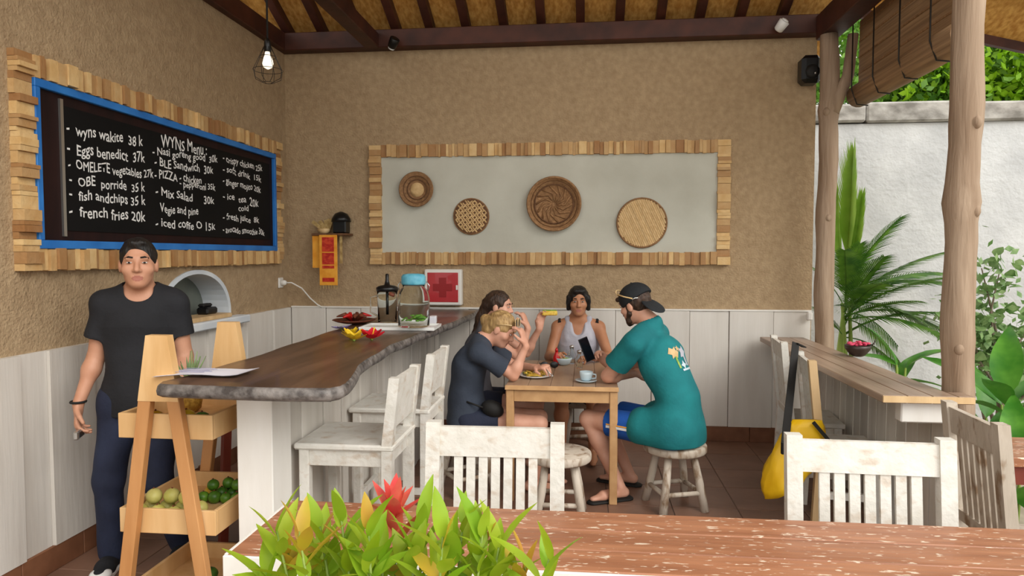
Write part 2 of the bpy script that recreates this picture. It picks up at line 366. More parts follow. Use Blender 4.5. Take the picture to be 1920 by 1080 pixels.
sk = struct('baseboard_left', MB().box(WX, WX + .02, -.3, WY, 0, .05), MT['skirt'])
y = -.3
while y < WY: MB().box(WX, WX + .03, y + .002, min(y + .4, WY) - .002, 0, SKB, bev=.003).build('tile', MT['skirt'], sk); y += .4
sk = struct('baseboard_back', MB().box(WX, RX - .03, WY - .02, WY, 0, .05), MT['skirt'])
x = WX + .03
while x < RX - .03: MB().box(x + .002, min(x + .4, RX - .03) - .002, WY - .03, WY, 0, SKB, bev=.003).build('tile', MT['skirt'], sk); x += .4
# --- roof: thatch mat over rafters, wall plates, tie beam
SL = .46
def roofz(y): return WH + .17 + SL * (WY - y)
ceil = struct('ceiling', MB().add([(-3.6, 6.5, roofz(6.5) + .07), (2.1, 6.5, roofz(6.5) + .07), (2.1, 2.4, roofz(2.4) + .07), (-3.6, 2.4, roofz(2.4) + .07),
    (-3.6, 6.5, roofz(6.5) + .13), (2.1, 6.5, roofz(6.5) + .13), (2.1, 2.4, roofz(2.4) + .13), (-3.6, 2.4, roofz(2.4) + .13)],
    [(0,1,2,3),(4,7,6,5),(0,4,5,1),(1,5,6,2),(2,6,7,3),(3,7,4,0)]), MT['mat'])
zr = roofz(2.4)
MB().add([(-3.6, 2.4, zr + .07), (2.1, 2.4, zr + .07), (2.1, .9, zr - .6), (-3.6, .9, zr - .6), (-3.6, 2.4, zr + .13), (2.1, 2.4, zr + .13), (2.1, .9, zr - .54), (-3.6, .9, zr - .54)],
    [(0,1,2,3),(4,7,6,5),(0,4,5,1),(1,5,6,2),(2,6,7,3),(3,7,4,0)]).build('front_shade_slope', MT['mat'], ceil)  # unseen front slope, added to hold light off the back wall
MB().box(WX - .2, RX + .1, WY - .12, WY + .1, WH, WH + .15, bev=.006).build('wall_plate', MT['beam'], ceil)
MB().box(WX - .14, WX + .06, 2.4, WY - .12, WH, WH + .15, bev=.006).build('wall_plate', MT['beam'], ceil)
MB().box(RX - .07, RX + .09, 3.3, WY - .12, WH - .06, WH + .13, bev=.006).build('wall_plate', MT['beam'], ceil)
for px in (529, 594, 662, 735, 800, 869, 941, 1013, 1088, 1163, 1241, 1316, 1394, 1475):
    p = atY(px, 66 - (px - 533) * .026, WY - .13)
    MB().beam((p.x, 6.4, roofz(6.4) + .03), (p.x, 2.45, roofz(2.45) + .03), .072, .09, bev=.004).build('rafter', MT['beam'], ceil)
for xx in (-2.95, -3.3):
    MB().beam((xx, 6.4, roofz(6.4) + .03), (xx, 2.45, roofz(2.45) + .03), .072, .09, bev=.004).build('rafter', MT['beam'], ceil)
MB().beam((-1.83, WY - .05, WH + .06), (-1.83, 2.5, WH + .06), .13, .12, bev=.008).build('tie_beam', MT['beam'], ceil)
# side eave over the garden, on the right
ea, eb = atY(1836, 66, 6.25), atY(1960, 92, 6.25)
ds = (eb - ea); ds = ds * (1 / ds.x)
p0 = ea + ds * (2.02 - ea.x); p1 = ea + ds * (4.7 - ea.x)
q0 = p0 + Vector((0, -2.6, .95)); q1 = p1 + Vector((0, -2.6, .95))
ev = MB().add([p0, p1, q1, q0] + [p + Vector((0, 0, .07)) for p in (p0, p1, q1, q0)],
    [(0,1,2,3),(4,7,6,5),(0,4,5,1),(1,5,6,2),(2,6,7,3),(3,7,4,0)]).build('ceiling', MT['mat']); ev['kind'] = 'structure'
MB().beam(p0 - Vector((0, 0, .02)), p1 - Vector((0, 0, .02)), .05, .09).build('fascia', MT['beam'], ev)
lg = p0 + Vector((0, -1.05, .28)); MB().tube([lg, lg + ds * 1.2, lg + ds * 2.5], [.06, .055, .05], 10).build('log_purlin', MT['log'], ev)
lg = p0 + Vector((0, -.55, .14)); MB().beam(lg, lg + ds * 2.5, .05, .06).build('batten', MT['beam'], ev)
# --- garden wall
GY = 7.4
gw = struct('wall_garden', MB().box(.9, 9.0, GY, GY + .2, -.2, 2.9), MT['gwall'])
x = .9
while x < 9.0:
    w = random.uniform(.7, 1.1)
    MB().box(x, x + w - .006, GY - .05, GY + .24, 2.9 + random.uniform(0, .015), 3.10 + random.uniform(-.01, .012), bev=.02).build('coping_stone', MT['coping'], gw); x += w
gs = struct('wall_side', MB().box(9.0, 9.2, -3, GY + .2, -.2, 2.9), MT['gwall'])
# ================================================================== POSTS, BLIND
def log_post(px0, Y, r, z1, label, knots, fork=None):
    b = atY(px0, 640, Y); root = empty('log_post', (b.x, b.y, 0), 0, label, 'post', 'tree trunk posts of the pavilion')
    n = 34; path = []; rad = []
    for i in range(n + 1):
        z = z1 * i / n; path.append((.007 * math.sin(z * 3.1) + .004 * math.sin(z * 9), .007 * math.cos(z * 2.3), z))
        rr = r * (1.04 - .05 * i / n) * (1 + .03 * math.sin(z * 11))
        for kz, ka in knots: rr *= 1 + ka * math.exp(-((z - kz) / .045) ** 2)
        rad.append(rr)
    MB().tube(path, rad, 14, jit=.03).build('trunk', MT['log'], root)
    for kz, ka in knots:
        a = random.uniform(3.6, 5.2); MB().ball((r * .90 * math.cos(a), r * .90 * math.sin(a), kz - .04), (.026, .026, .034), 10).build('knot', MT['log'], root)
    if fork: MB().tube(fork, [r * .75, r * .6, r * .55], 10, jit=.04).build('fork', MT['log'], root)
    return root
log_post(1796, 3.66, .072, 3.28, 'thick knotty tree trunk post at the near end of the wooden counter', [(2.26, .16), (1.83, .14), (1.15, .05)])
log_post(1544, 5.66, .070, 3.28, 'forked tree trunk post where the tan back wall ends', [(2.72, .22), (1.9, .05)], [(.02, -.02, 2.68), (.12, -.05, 2.95), (.15, -.06, 3.26)])
bl = empty('bamboo_blind', (2.07, 4.88, 2.73), 0, 'half rolled brown bamboo blind hanging between the tree trunk posts', 'blind')
MB().box(-.008, .008, -.78, .70, .06, .62).build('slat_sheet', MT['blind'], bl)
pr = []
for i in range(40):
    a = i * .62; r = .085 - .0012 * i; pr.append((r * math.cos(a), r * math.sin(a)))
MB().tube([(0, -.80, .06), (0, -.3, .055), (0, .3, .06), (0, .72, .062)], [.088, .092, .09, .088], 18).build('roll', MT['blind'], bl)
for yy in (-.6, -.2, .2, .58): MB().tube([(-.1, yy, .62), (-.1, yy, .08), (-.06, yy, -.03), (.02, yy, -.04)], .005, 6).build('cord', MT['wire'], bl)
for z in (.22, .34, .46, .56): MB().box(-.012, -.008, -.78, .70, z, z + .012).build('binding', MT['basket'], bl)
# ================================================================== CHALKBOARD AND FRAMED PANEL
def blocks(root, fr, u0, u1, v0, v1, w, depth):
    """rows of short offcuts round a rectangle; fr(u,v,d) gives the point"""
    def one(ua, ub, va, vb, d):
        pts = [fr(ua, va, 0), fr(ub, va, 0), fr(ub, vb, 0), fr(ua, vb, 0), fr(ua, va, d), fr(ub, va, d), fr(ub, vb, d), fr(ua, vb, d)]
        MB().add(pts, [(0,3,2,1),(4,5,6,7),(0,1,5,4),(1,2,6,5),(2,3,7,6),(3,0,4,7)]).build('frame_block', MT['block'], root)
    for va, vb in ((v0, v0 + w), (v1 - w, v1)):
        u = u0 + w
        while u < u1 - w - .002:
            s = min(random.choice((.022, .03, .036, .045, .06)) * random.uniform(.85, 1.15), u1 - w - u)
            if u1 - w - u - s < .02: s = u1 - w - u
            j = random.uniform(-.005, .005); one(u + .0008, u + s - .0008, va + j, vb + j, depth * random.uniform(.55, 1.2)); u += s
    for ua, ub in ((u0, u0 + w), (u1 - w, u1)):
        v = v0
        while v < v1 - .002:
            s = min(random.choice((.022, .03, .036, .045, .06)) * random.uniform(.85, 1.15), v1 - v)
            if v1 - v - s < .02: s = v1 - v
            j = random.uniform(-.004, .004); one(ua + j, ub + j, v + .0008, v + s - .0008, depth * random.uniform(.55, 1.2)); v += s
CB = empty('menu_chalkboard', (WX, 4.34, 1.5), 0, 'large black menu chalkboard with blue border and offcut wood frame', 'chalkboard')
def frl(u, v, d): return Vector((d, u - 4.34, v - 1.5))
blocks(CB, frl, 2.95, 5.73, 1.50, 2.53, .105, .055)
MB().box(0, .018, -1.284, 1.284, .106, .924).build('backing', MT['darkred'], CB)
for a in ((-1.284, 1.284, .882, .924), (-1.284, 1.284, .106, .148), (-1.284, -1.250, .148, .882), (1.250, 1.284, .148, .882)):
    MB().box(.018, .045, *a, bev=.003).build('blue_border', MT['blue'], CB)
bp = atX(108, 190, WX); bq = atX(108, 422, WX)
MB().box(.018, .024, bp.y - 4.34, 1.20, .20, .83).build('slate', MT['chalk'], CB)
MB().box(.018, .030, bp.y - 4.34 - .02, bp.y - 4.34, .17, .86).build('metal_strip', MT['steel'], CB)
def lettering(parent, text, p0, p1, capz, toLocal, rotm, m, off=.0, bold=.012, name='lettering'):
    cu = bpy.data.curves.new('t', 'FONT'); cu.body = text; cu.size = 1.0; cu.offset = bold; cu.resolution_u = 2
    ob = bpy.data.objects.new('t', cu); COL.objects.link(ob)
    dg = bpy.context.evaluated_depsgraph_get(); me = bpy.data.meshes.new_from_object(ob.evaluated_get(dg))
    bpy.data.objects.remove(ob)
    xs = [v.co.x for v in me.vertices]; x0, x1 = min(xs), max(xs)
    W = (p1 - p0).length; dirv = (p1 - p0).normalized(); sx = W / (x1 - x0); sy = capz / .70
    for v in me.vertices:
        q = v.co.copy(); t = (q.x - x0) * sx; wob = .006 * math.sin(t * 31 + len(text)) 
        w = p0 + dirv * t + rotm * (q.y * sy * (1 + .12 * math.sin(t * 47)) + wob)
        v.co = toLocal(w)
    me.materials.clear(); me.materials.append(m)
    o = link(name, me, None, parent); o['kind'] = 'stuff'; return o
TXT = [("-  wyns wakite  38 k", 125, 250, 268, 275, .055), ("-  Eggs benedict  37k", 126, 287, 272, 306, .055), ("-  OMELETE vegetables 27k", 128, 316, 288, 335, .048),
       ("-  OBE  porride  35 k", 130, 345, 272, 361, .048), ("-  fish andchips 35 k", 130, 372, 273, 386, .05), ("-  french fries 20k", 130, 405, 273, 415, .055),
       ("WYNS Menu :", 302, 274, 388, 292, .07), ("- Nasi goreng good  30k", 286, 289, 408, 306, .045), ("- BLE Sandwich  30k", 290, 311, 400, 327, .05),
       ("- PIZZA - chicken", 290, 333, 378, 346, .05), ("- pepperoni 35k", 337, 349, 404, 358, .042), ("- Mix Salad     30k", 292, 366, 402, 384, .05),
       ("Vegie and pine", 300, 398, 372, 404, .05), ("- iced coffe O 15k", 292, 425, 404, 432, .05),
       ("- crispy chicken 25k", 418, 302, 492, 322, .045), ("- soft drink  15k", 418, 321, 490, 342, .045), ("- ginger mojito 20k", 418, 344, 489, 361, .045),
       ("- ice  tea", 418, 372, 462, 381, .045), ("20k", 468, 385, 485, 389, .06), ("cold", 447, 394, 466, 397, .04), ("- fresh juice  8k", 418, 411, 486, 419, .045), ("- avocado smoothie 30k", 418, 435, 496, 441, .045)]
for t, xa, ya, xb, yb, cz in TXT:
    pa, pb = atX(xa, ya, WX + .0255), atX(xb, yb, WX + .0255)
    lettering(CB, t, pa, pb, cz * 1.05, lambda w: Vector((.0255, w.y - 4.34, w.z - 1.5)), Vector((0, 0, 1)), MT['white'])
FP = empty('framed_panel', (-.35, WY, 1.5), 0, 'long pale grey panel in an offcut wood frame on the back wall', 'wall panel')
def frb(u, v, d): return Vector((u + .35, -d, v - 1.5))
blocks(FP, frb, -1.885, 1.185, 1.49, 2.525, .105, .05)
MB().box(-1.44, 1.44, -.018, 0, .09, .925).build('canvas', MT['panel'], FP)
# ---- woven trays and baskets on the panel
def on_wall(c): return Matrix.Translation(c) @ Matrix.Rotation(math.pi / 2, 4, 'X')    # local z -> -Y (out of the wall)
YF = WY - .0185
def basket_root(px, py, label):
    p = atY(px, py, YF); o = empty('woven_basket', (p.x, YF, p.z), 0, label, 'basket', 'woven baskets hung on the grey panel'); o.rotation_euler = (math.pi / 2, 0, 0); return o
b = basket_root(783, 356, 'small deep brown bowl basket, leftmost on the grey panel')
MB().lathe([(.05, .0), (.10, .012), (.146, .05), (.150, .058), (.143, .060), (.098, .024), (.02, .016)], 30).build('bowl', MT['basket'], b)
for r, z in ((.147, .057), (.118, .040), (.085, .024)): MB().lathe([(r - .006, z), (r, z + .007), (r + .006, z), (r, z - .006)], 30, capb=False, capt=False).build('coil', MT['basket_dark' if r < .12 else 'basket'], b)
MB().lathe([(.062, .017), (.06, .024), (.03, .03), (.004, .031)], 24, capb=False).build('boss', MT['basket_pale'], b)
b = basket_root(884, 406, 'round tray woven from pale and dark cane, second on the panel')
MB().lathe([(.14, 0), (.152, .004), (.152, .018), (.14, .018)], 30).build('disc', MT['basket_dark'], b)
MB().lathe([(.146, .012), (.153, .02), (.159, .012), (.153, .004)], 32, capb=False, capt=False).build('rim', MT['basket'], b)
strip = {}
for i in range(-7, 8):
    for j in range(-7, 8):
        x, yv = i * .0205, j * .0205
        if x * x + yv * yv < .134 ** 2:
            d = (i + 2 * j) % 4; key = d < 2
            if key not in strip:
                strip[key] = (MB().box(-.017, .017, -.006, .006, 0, .007, bev=.003) if key else MB().box(-.006, .006, -.017, .017, 0, .006, bev=.003)).mesh('cane_strip', MT['basket_pale'])
            link('cane_strip', strip[key], None, b, (x, yv, .0185 + (.001 if key else 0)), (0, 0, math.radians(38)))
b = basket_root(1039, 383, 'largest brown flat basket with raised rim and swirled centre')
MB().lathe([(.19, 0), (.225, .008), (.233, .06), (.226, .07), (.214, .064), (.20, .022), (.01, .02)], 40).build('tray', MT['basket'], b)
for r in (.205, .19, .165): MB().lathe([(r - .007, .025), (r, .034), (r + .007, .025), (r, .02)], 36, capb=False, capt=False).build('coil', MT['basket_dark' if r < .17 else 'basket'], b)
for i in range(14):
    a = i * 2 * math.pi / 14
    MB().tube([(.02 * math.cos(a), .02 * math.sin(a), .022), (.09 * math.cos(a + .35), .09 * math.sin(a + .35), .026), (.155 * math.cos(a + .9), .155 * math.sin(a + .9), .024)], .009, 6).build('swirl_cane', MT['basket'], b)
b = basket_root(1203, 418, 'plain pale bamboo tray, rightmost on the grey panel')
MB().lathe([(.19, 0), (.207, .004), (.207, .03), (.20, .03), (.198, .024)], 40).build('tray', MT['basket'], b)
for i in range(-12, 13):
    x = i * .016; L = math.sqrt(max(0, .197 ** 2 - x * x))
    if L > .03: MB().box(x - .0072, x + .0072, -L, L, .022, .027 + (.002 if i % 2 else 0)).build('bamboo_strip', MT['basket_pale'], b, rot=(0, 0, math.radians(25)))
MB().lathe([(.197, .022), (.205, .034), (.213, .022), (.205, .012)], 40, capb=False, capt=False).build('rim', MT['basket'], b)
# ---- first aid box
p0, p1 = atY(795, 505, WY - .09), atY(865, 573, WY - .09)
fa = empty('first_aid_box', ((p0.x + p1.x) / 2, WY, p1.z), 0, 'square white and red first aid box on the back wall', 'first aid box')
hw = (p1.x - p0.x) / 2; hh = p0.z - p1.z
MB().box(-hw, hw, -.085, 0, 0, hh, bev=.008).build('case', MT['whitep'], fa)
MB().box(-hw + .028, hw - .028, -.09, -.08, .028, hh - .028, bev=.003).build('door', MT['red'], fa)
c = hh / 2; t = hh * .10; L = hh * .27
MB().prism([(x, -.090, c + z) for x, z in ((-t,-L),(t,-L),(t,-t),(L,-t),(L,t),(t,t),(t,L),(-t,L),(-t,t),(-L,t),(-L,-t),(-t,-t))], (0, -.004, 0)).build('cross', MT['red2'], fa)
MB().box(hw - .045, hw - .03, -.098, -.088, c - .02, c + .02).build('latch', MT['whitep'], fa)
# ---- offering shrine
sp = atY(628, 470, WY)
sh = empty('offering_shelf', (sp.x, WY, 1.40), 0, 'small offering shelf with straw, dark box and orange red cloth banner', 'shrine')
MB().box(-.15, .17, -.16, 0, .34, .36, bev=.004).build('shelf', MT['basket_dark'], sh)
MB().prism([(-.10, -.02, .34), (-.10, -.14, .34), (-.10, -.02, .22)], (.03, 0, 0)).build('bracket', MT['basket_dark'], sh)
MB().box(.03, .15, -.14, -.02, .36, .47, bev=.01).build('dark_box', MT['black'], sh)
MB().lathe([(.085, .46), (.08, .49), (.055, .53), (.012, .55)], 16, (.09, -.08, 0)).build('lid', MT['black'], sh)
for i in range(9):
    a = random.uniform(-1.1, .9); l = random.uniform(.06, .13)
    MB().beam((-.05 + random.uniform(-.03, .03), -.09, .38), (-.05 + l * math.sin(a), -.10, .40 + l * math.cos(a)), .03, .004, up=(0, 1, 0)).build('straw_leaf', MT['straw'], sh)
MB().lathe([(.04, .36), (.055, .385), (.055, .40), (.03, .40)], 14, (-.06, -.10, 0)).build('offering_tray', MT['cream'], sh)
MB().box(-.075, .085, -.176, -.168, -.09, .345, bev=.002).build('banner', MT['cloth_or'], sh)
for z0, z1 in ((.20, .325), (.09, .19), (.055, .08), (-.06, -.025)): MB().box(-.048, .058, -.179, -.176, z0, z1).build('printed_band', MT['cloth_red'], sh)
MB().box(-.15, -.08, -.14, -.132, .06, .34).build('side_cloth', MT['cloth_or'], sh)
MB().box(.088, .11, -.12, -.11, .1, .34).build('side_cloth', MT['straw'], sh)
for i in range(7): MB().box(-.07 + i * .024, -.062 + i * .024, -.175, -.17, -.12, -.09).build('tassel', MT['straw'], sh)
# ---- wall socket with cable
op = atX(525, 530, WX)
so = empty('wall_socket', (WX, op.y, op.z), 0, 'white wall socket with white plug and drooping cable', 'socket')
MB().box(0, .012, -.045, .045, -.045, .045, bev=.006).build('plate', MT['whitep'], so)
MB().lathe([(.024, 0), (.024, .03), (.016, .045)], 14, (.012, 0, 0), M=Matrix.Rotation(math.pi / 2, 4, 'Y')).build('plug', MT['whitep'], so)
MB().tube([(.05, 0, 0), (.10, .01, .0), (.17, .06, -.05), (.23, .10, -.14), (.29, .12, -.20), (.33, .125, -.222)], .006, 8).build('cable', MT['whitep'], so)
# ---- speaker, spots, pendant
sp = atY(1518, 132, WY - .13)
s_ = empty('wall_speaker', (sp.x, WY, sp.z - .1), 0, 'black wall speaker below the roof beam beside the forked post', 'speaker')
MB().box(-.075, .075, -.2, -.04, -.01, .21, bev=.03).build('cabinet', MT['black'], s_)
MB().lathe([(.05, 0), (.055, .008), (.03, .012), (.012, .02)], 20, (0, -.198, .075), M=Matrix.Rotation(math.pi / 2, 4, 'X')).build('cone', MT['rubber'], s_)
MB().ball((.02, -.205, .06), .012, 8).build('badge', MT['steel'], s_)
MB().box(-.02, .02, -.045, 0, .07, .13).build('bracket', MT['black'], s_)
for px, py, lab, Mr in ((738, 80, 'small spotlight on the back beam near the tie beam', 1), (1465, 48, 'white spotlight on the back beam near the speaker', 0)):
    p = atY(px, py, WY - .2)
    s_ = empty('spotlight', (p.x, WY - .12, p.z), 0, lab, 'spotlight', 'spotlights on the roof beam')
    MB().tube([(0, .0, 0), (0, -.05, 0)], .012, 8).build('arm', MT['black'], s_)
    MB().lathe([(.022, -.05), (.036, -.04), (.042, .035), (.036, .04)], 16, (0, -.085, 0), M=Matrix.Rotation(.6, 4, 'Y') @ Matrix.Rotation(.5, 4, 'X')).build('housing', MT['black' if Mr else 'spot'], s_)
    MB().lathe([(.030, .041), (.026, .05), (.008, .054)] if not Mr else [(.030, -.052), (.026, -.06), (.008, -.066)], 14, (0, -.085, 0), M=Matrix.Rotation(.6, 4, 'Y') @ Matrix.Rotation(.5, 4, 'X')).build('bulb', MT['spot'], s_)
pp = atY(502, 110, 4.1)
pl = empty('pendant_lamp', (pp.x, 4.1, pp.z), 0, 'bare bulb pendant in a wire cage hanging by the left wall', 'lamp')
top = roofz(4.1) + .06 - pp.z
MB().tube([(0, 0, .10), (0, 0, top)], .006, 6).build('cord', MT['rubber'], pl)
MB().lathe([(.012, .12), (.02, .10), (.022, .045), (.018, .04)], 14).build('socket', MT['black'], pl)
MB().lathe([(.014, .045), (.018, .02), (.03, -.01), (.033, -.03), (.026, -.052), (.006, -.064)], 18).build('bulb', MT['bulb'], pl)
for i in range(8):
    a = i * math.pi / 4; MB().tube([(.022 * math.cos(a), .022 * math.sin(a), .07), (.05 * math.cos(a), .05 * math.sin(a), .01), (.088 * math.cos(a), .088 * math.sin(a), -.07), (.08 * math.cos(a), .08 * math.sin(a), -.12), (.03 * math.cos(a), .03 * math.sin(a), -.145)], .0018, 5).build('cage_wire', MT['wire'], pl)
for r, z in ((.088, -.07), (.05, .01), (.03, -.145)): MB().tube([(r * math.cos(i * .2618), r * math.sin(i * .2618), z) for i in range(25)], .0018, 5, cap=False).build('cage_ring', MT['wire'], pl)
# ================================================================== BAR
BH = 1.10
bar = empty('bar_counter', (-1.34, 4.3, 0), 0, 'whitewashed plank bar under the dark wooden worktop', 'bar')
def bl_(x): return x + 1.34
MB().box(-.055, .055, -1.50, WY - 4.345, 0, BH - .052).build('core', MT['bar_plank'], bar)
MB().box(-.064, .086, -1.68, -1.50, 0, BH - .052, bev=.004).build('end_post', MT['paint'], bar)
y = -1.498; k = 0
while y < 1.57:
    w = min(random.uniform(.10, .17), 1.57 - y)
    MB().box(.055, .070 + (.008 if k % 2 else 0), y + .0015, y + w - .0015, 0.0, BH - .052, bev=.002).build('plank', MT['bar_plank'], bar); y += w; k += 1
y = -1.498
while y < 1.56:
    w = min(.15, 1.57 - y); MB().box(-.068, -.055, y + .0015, y + w - .0015, 0, BH - .052).build('plank', MT['bar_plank'], bar); y += w
# live edge worktop
re = [(-.90, 2.35), (-.872, 2.40), (-.876, 2.46), (-.905, 2.60), (-.955, 2.85), (-.99, 3.13), (-1.010, 3.55), (-.985, 4.1), (-.93, 4.7), (-.91, 5.3), (-.905, WY - .045)]
le = [(-1.60, WY - .045), (-1.59, 5.2), (-1.60, 4.4), (-1.575, 3.6), (-1.555, 3.0), (-1.575, 2.6), (-1.597, 2.42)]
near = [(-1.575, 2.368), (-1.52, 2.355), (-1.35, 2.345), (-1.15, 2.335), (-1.0, 2.34)]
def dense(pts, n=5):
    o = []
    for i in range(len(pts) - 1):
        for k in range(n):
            t = k / n; o.append((pts[i][0] * (1 - t) + pts[i + 1][0] * t, pts[i][1] * (1 - t) + pts[i + 1][1] * t))
    return o
outl = dense(re) + [re[-1]] + dense(le) + [le[-1]] + near
outl = [(x + .006 * math.sin(yy * 11 + x * 9) * (yy < WY - .1), yy) for x, yy in outl]
n = len(outl); cx, cy = -1.27, 4.0
nrm_ = []
for i in range(n):
    a, b_ = outl[i - 1], outl[(i + 1) % n]; v = Vector((b_[0] - a[0], b_[1] - a[1])); v.normalize(); nrm_.append((-v.y, v.x))
def inset(i, d):
    p = outl[i]; return (p[0] + nrm_[i][0] * d, min(p[1] + nrm_[i][1] * d, WY - .045))
wt = MB(); rings = []
for d, z in ((.022, BH - .052), (.003, BH - .042), (0, BH - .026), (.004, BH - .008), (.013, BH)):
    rings.append([(*inset(i, d + (.0015 * random.random() if .001 < d < .02 else 0)), z) for i in range(n)])
vsw = [v for r in rings for v in r]; fsw = []
for i in range(4):
    for k in range(n): fsw.append((i * n + k, i * n + (k + 1) % n, (i + 1) * n + (k + 1) % n, (i + 1) * n + k))
wt.add(vsw, fsw, True, 1); wt.f += [tuple(range(4 * n, 5 * n)), tuple(reversed(range(n)))]; wt.sm += [False] * 2; wt.mi += [0, 0]
wo = link('worktop', wt.mesh('worktop', [MT['slab'], MT['bark']])); tag(wo, 'dark glossy live edge wooden worktop on the bar', 'worktop')
# ---- things on the worktop
T = BH + .0005
pa = empty('menu_sheet', tuple(atZ(385, 702, T)), .05, 'curled white paper sheet at the near end of the worktop', 'paper')
v = []; f = []
for i in range(13):
    for j in range(5):
        x = -.17 + i * .34 / 12; yy = -.085 + j * .17 / 4
        v.append((x + .10 * (yy + .085), yy, .003 + .012 * math.sin((i / 12) * 3.1) * (1 if j < 3 else .6) + (.012 * ((i - 9) / 3) ** 2 if i > 9 else 0)))
for i in range(12):
    for j in range(4): f.append((i * 5 + j, (i + 1) * 5 + j, (i + 1) * 5 + j + 1, i * 5 + j + 1))
sm = MB().add(v, f, True); n0 = len(v); sm.add([(a, b_, c_ - .0015) for a, b_, c_ in v], [tuple(reversed(q)) for q in f], True)
sm.build('sheet', MT['paper'], pa)
for i in range(5): MB().box(-.10, .02 + .02 * (i % 2), -.05 + i * .022, -.045 + i * .022, .0175, .0182).build('printed_line', MT['ink'], pa)
def flower(name, px, py, m, n, L, W, label, up=.55, stam=None):
    r = empty(name, tuple(atZ(px, py, T)), random.random(), label, 'flower')
    pv = []; 
    for i in range(6):
        t = i / 5; w = W * math.sin(math.pi * min(.93, t * .9 + .08)) ; pv += [(t * L, -w, t * L * up + .004), (t * L, 0, t * L * up - .004 * math.sin(t * 3)), (t * L, w, t * L * up + .004)]
    pf = [(i * 3 + j, (i + 1) * 3 + j, (i + 1) * 3 + j + 1, i * 3 + j + 1) for i in range(5) for j in range(2)]
    me = MB().add(pv, pf, True).mesh('petal', m)
    for k in range(n): link('petal', me, None, r, (0, 0, .006), (0, random.uniform(-.2, .25), k * 2 * math.pi / n + random.uniform(-.1, .1)))
    MB().lathe([(.006, 0), (.012, .01), (.008, .02)], 8).build('calyx', MT['stem'], r)
    if stam: MB().tube([(0, 0, .01), (.012, 0, .05), (.02, .005, .07)], [.004, .003, .005], 6).build('stamen', stam, r)
    return r
flower('yellow_flower', 664, 640, MT['yellow'], 7, .065, .024, 'yellow flower head lying on the dark worktop', .7)
flower('yellow_flower', 658, 634, MT['yellow'], 6, .05, .02, 'smaller yellow flower tucked behind the yellow flower head', .9)
flower('hibiscus_flower', 697, 638, MT['scarlet'], 6, .07, .032, 'red hibiscus flower lying on the dark worktop', .75, MT['yellow'])
flower('violet_flower', 640, 618, MT['violet'], 6, .06, .022, 'pale violet flower beside the dried brown leaves', .3)
pb = empty('leaf_dish', tuple(atZ(664, 606, T)), .2, 'brown dish of dried curled leaves on the worktop', 'dish')
MB().lathe([(.07, 0), (.12, .012), (.15, .024), (.145, .028), (.06, .008)], 24).build('dish', MT['plumbrown'], pb)
for k in range(9):
    a = k * .7; MB().tube([(.02 * math.cos(a), .02 * math.sin(a), .02), (.07 * math.cos(a), .07 * math.sin(a), .06), (.12 * math.cos(a), .12 * math.sin(a), .05)], [.012, .016, .004], 6).build('dried_leaf', MT['plumbrown' if k % 3 else 'ketchup'], pb)
tr = empty('serving_tray', tuple(atZ(752, 616, T)), .04, 'flat white tray under the glass jar on the worktop', 'tray')
MB().box(-.24, .24, -.13, .13, 0, .012, bev=.004).build('base', MT['ceramic'], tr)
for a in ((-.24, .24, -.13, -.12), (-.24, .24, .12, .13), (-.24, -.23, -.12, .12), (.23, .24, -.12, .12)): MB().box(*a, .012, .022).build('lip', MT['ceramic'], tr)
ptc = atZ(712, 612, T)
pt = empty('infusion_pitcher', (ptc.x - .0, ptc.y + .18, T), 0, 'clear pitcher with black plunger lid on the worktop', 'pitcher')
MB().lathe([(.060, 0), (.064, .01), (.068, .2), (.072, .23), (.069, .23), (.064, .2), (.060, .012), (.0, .010)], 28, capt=False).build('jug', MT['glass'], pt)
MB().tube([(-.068, 0, .19), (-.115, 0, .18), (-.118, 0, .08), (-.066, 0, .05)], .007, 8).build('handle', MT['glass'], pt)
MB().lathe([(.074, .225), (.076, .25), (.055, .262), (.02, .268), (.012, .30), (.012, .34), (.004, .345)], 22).build('lid', MT['black'], pt)
MB().tube([(0, 0, .225), (0, 0, .06)], .010, 8).build('plunger_rod', MT['black'], pt)
jr = empty('glass_jar', tuple(atZ(776, 613, T + .023)), 0, 'large glass jar with sea blue lid and mint water', 'jar')
MB().lathe([(.085, 0), (.098, .01), (.10, .18), (.09, .225), (.068, .25), (.068, .27), (.064, .27), (.064, .25), (.086, .222), (.096, .18), (.094, .014), (0, .010)], 30, capt=False).build('body', MT['glass'], jr)
MB().lathe([(.072, .265), (.076, .275), (.076, .315), (.066, .33), (.03, .335)], 26).build('lid', MT['lidblue'], jr)
MB().tube([(.092, 0, .23), (.10, 0, .26), (.082, 0, .285)], .004, 6).build('clip', MT['steel'], jr)
MB().tube([(-.092, 0, .23), (-.10, 0, .26), (-.082, 0, .285)], .004, 6).build('clip', MT['steel'], jr)
MB().lathe([(.012, 0), (.012, .03), (.008, .035)], 10, (-.11, -.05, .2), M=Matrix.Rotation(-1.2, 4, 'Y')).build('tap', MT['plumbrown'], jr)
for k in range(22):
    a = random.uniform(0, 6.28); q = .075 * math.sqrt(random.random())
    MB().ball((q * math.cos(a), q * math.sin(a), random.uniform(.03, .07)), (.022, .014, .006), 6, M=Matrix.Rotation(random.random() * 3, 4, 'Z') @ Matrix.Rotation(random.uniform(-.6, .6), 4, 'X')).build('mint_leaf', MT['mint'], jr)
nb_ = empty('napkin_block', tuple(atZ(812, 606, T)), .1, 'small white napkin block beside the jar', 'napkins')
MB().box(-.022, .022, -.05, .05, 0, .05, bev=.004).build('stack', MT['paper'], nb_)
MB().box(-.024, .024, -.012, .012, 0, .051).build('band', MT['ceramic'], nb_)
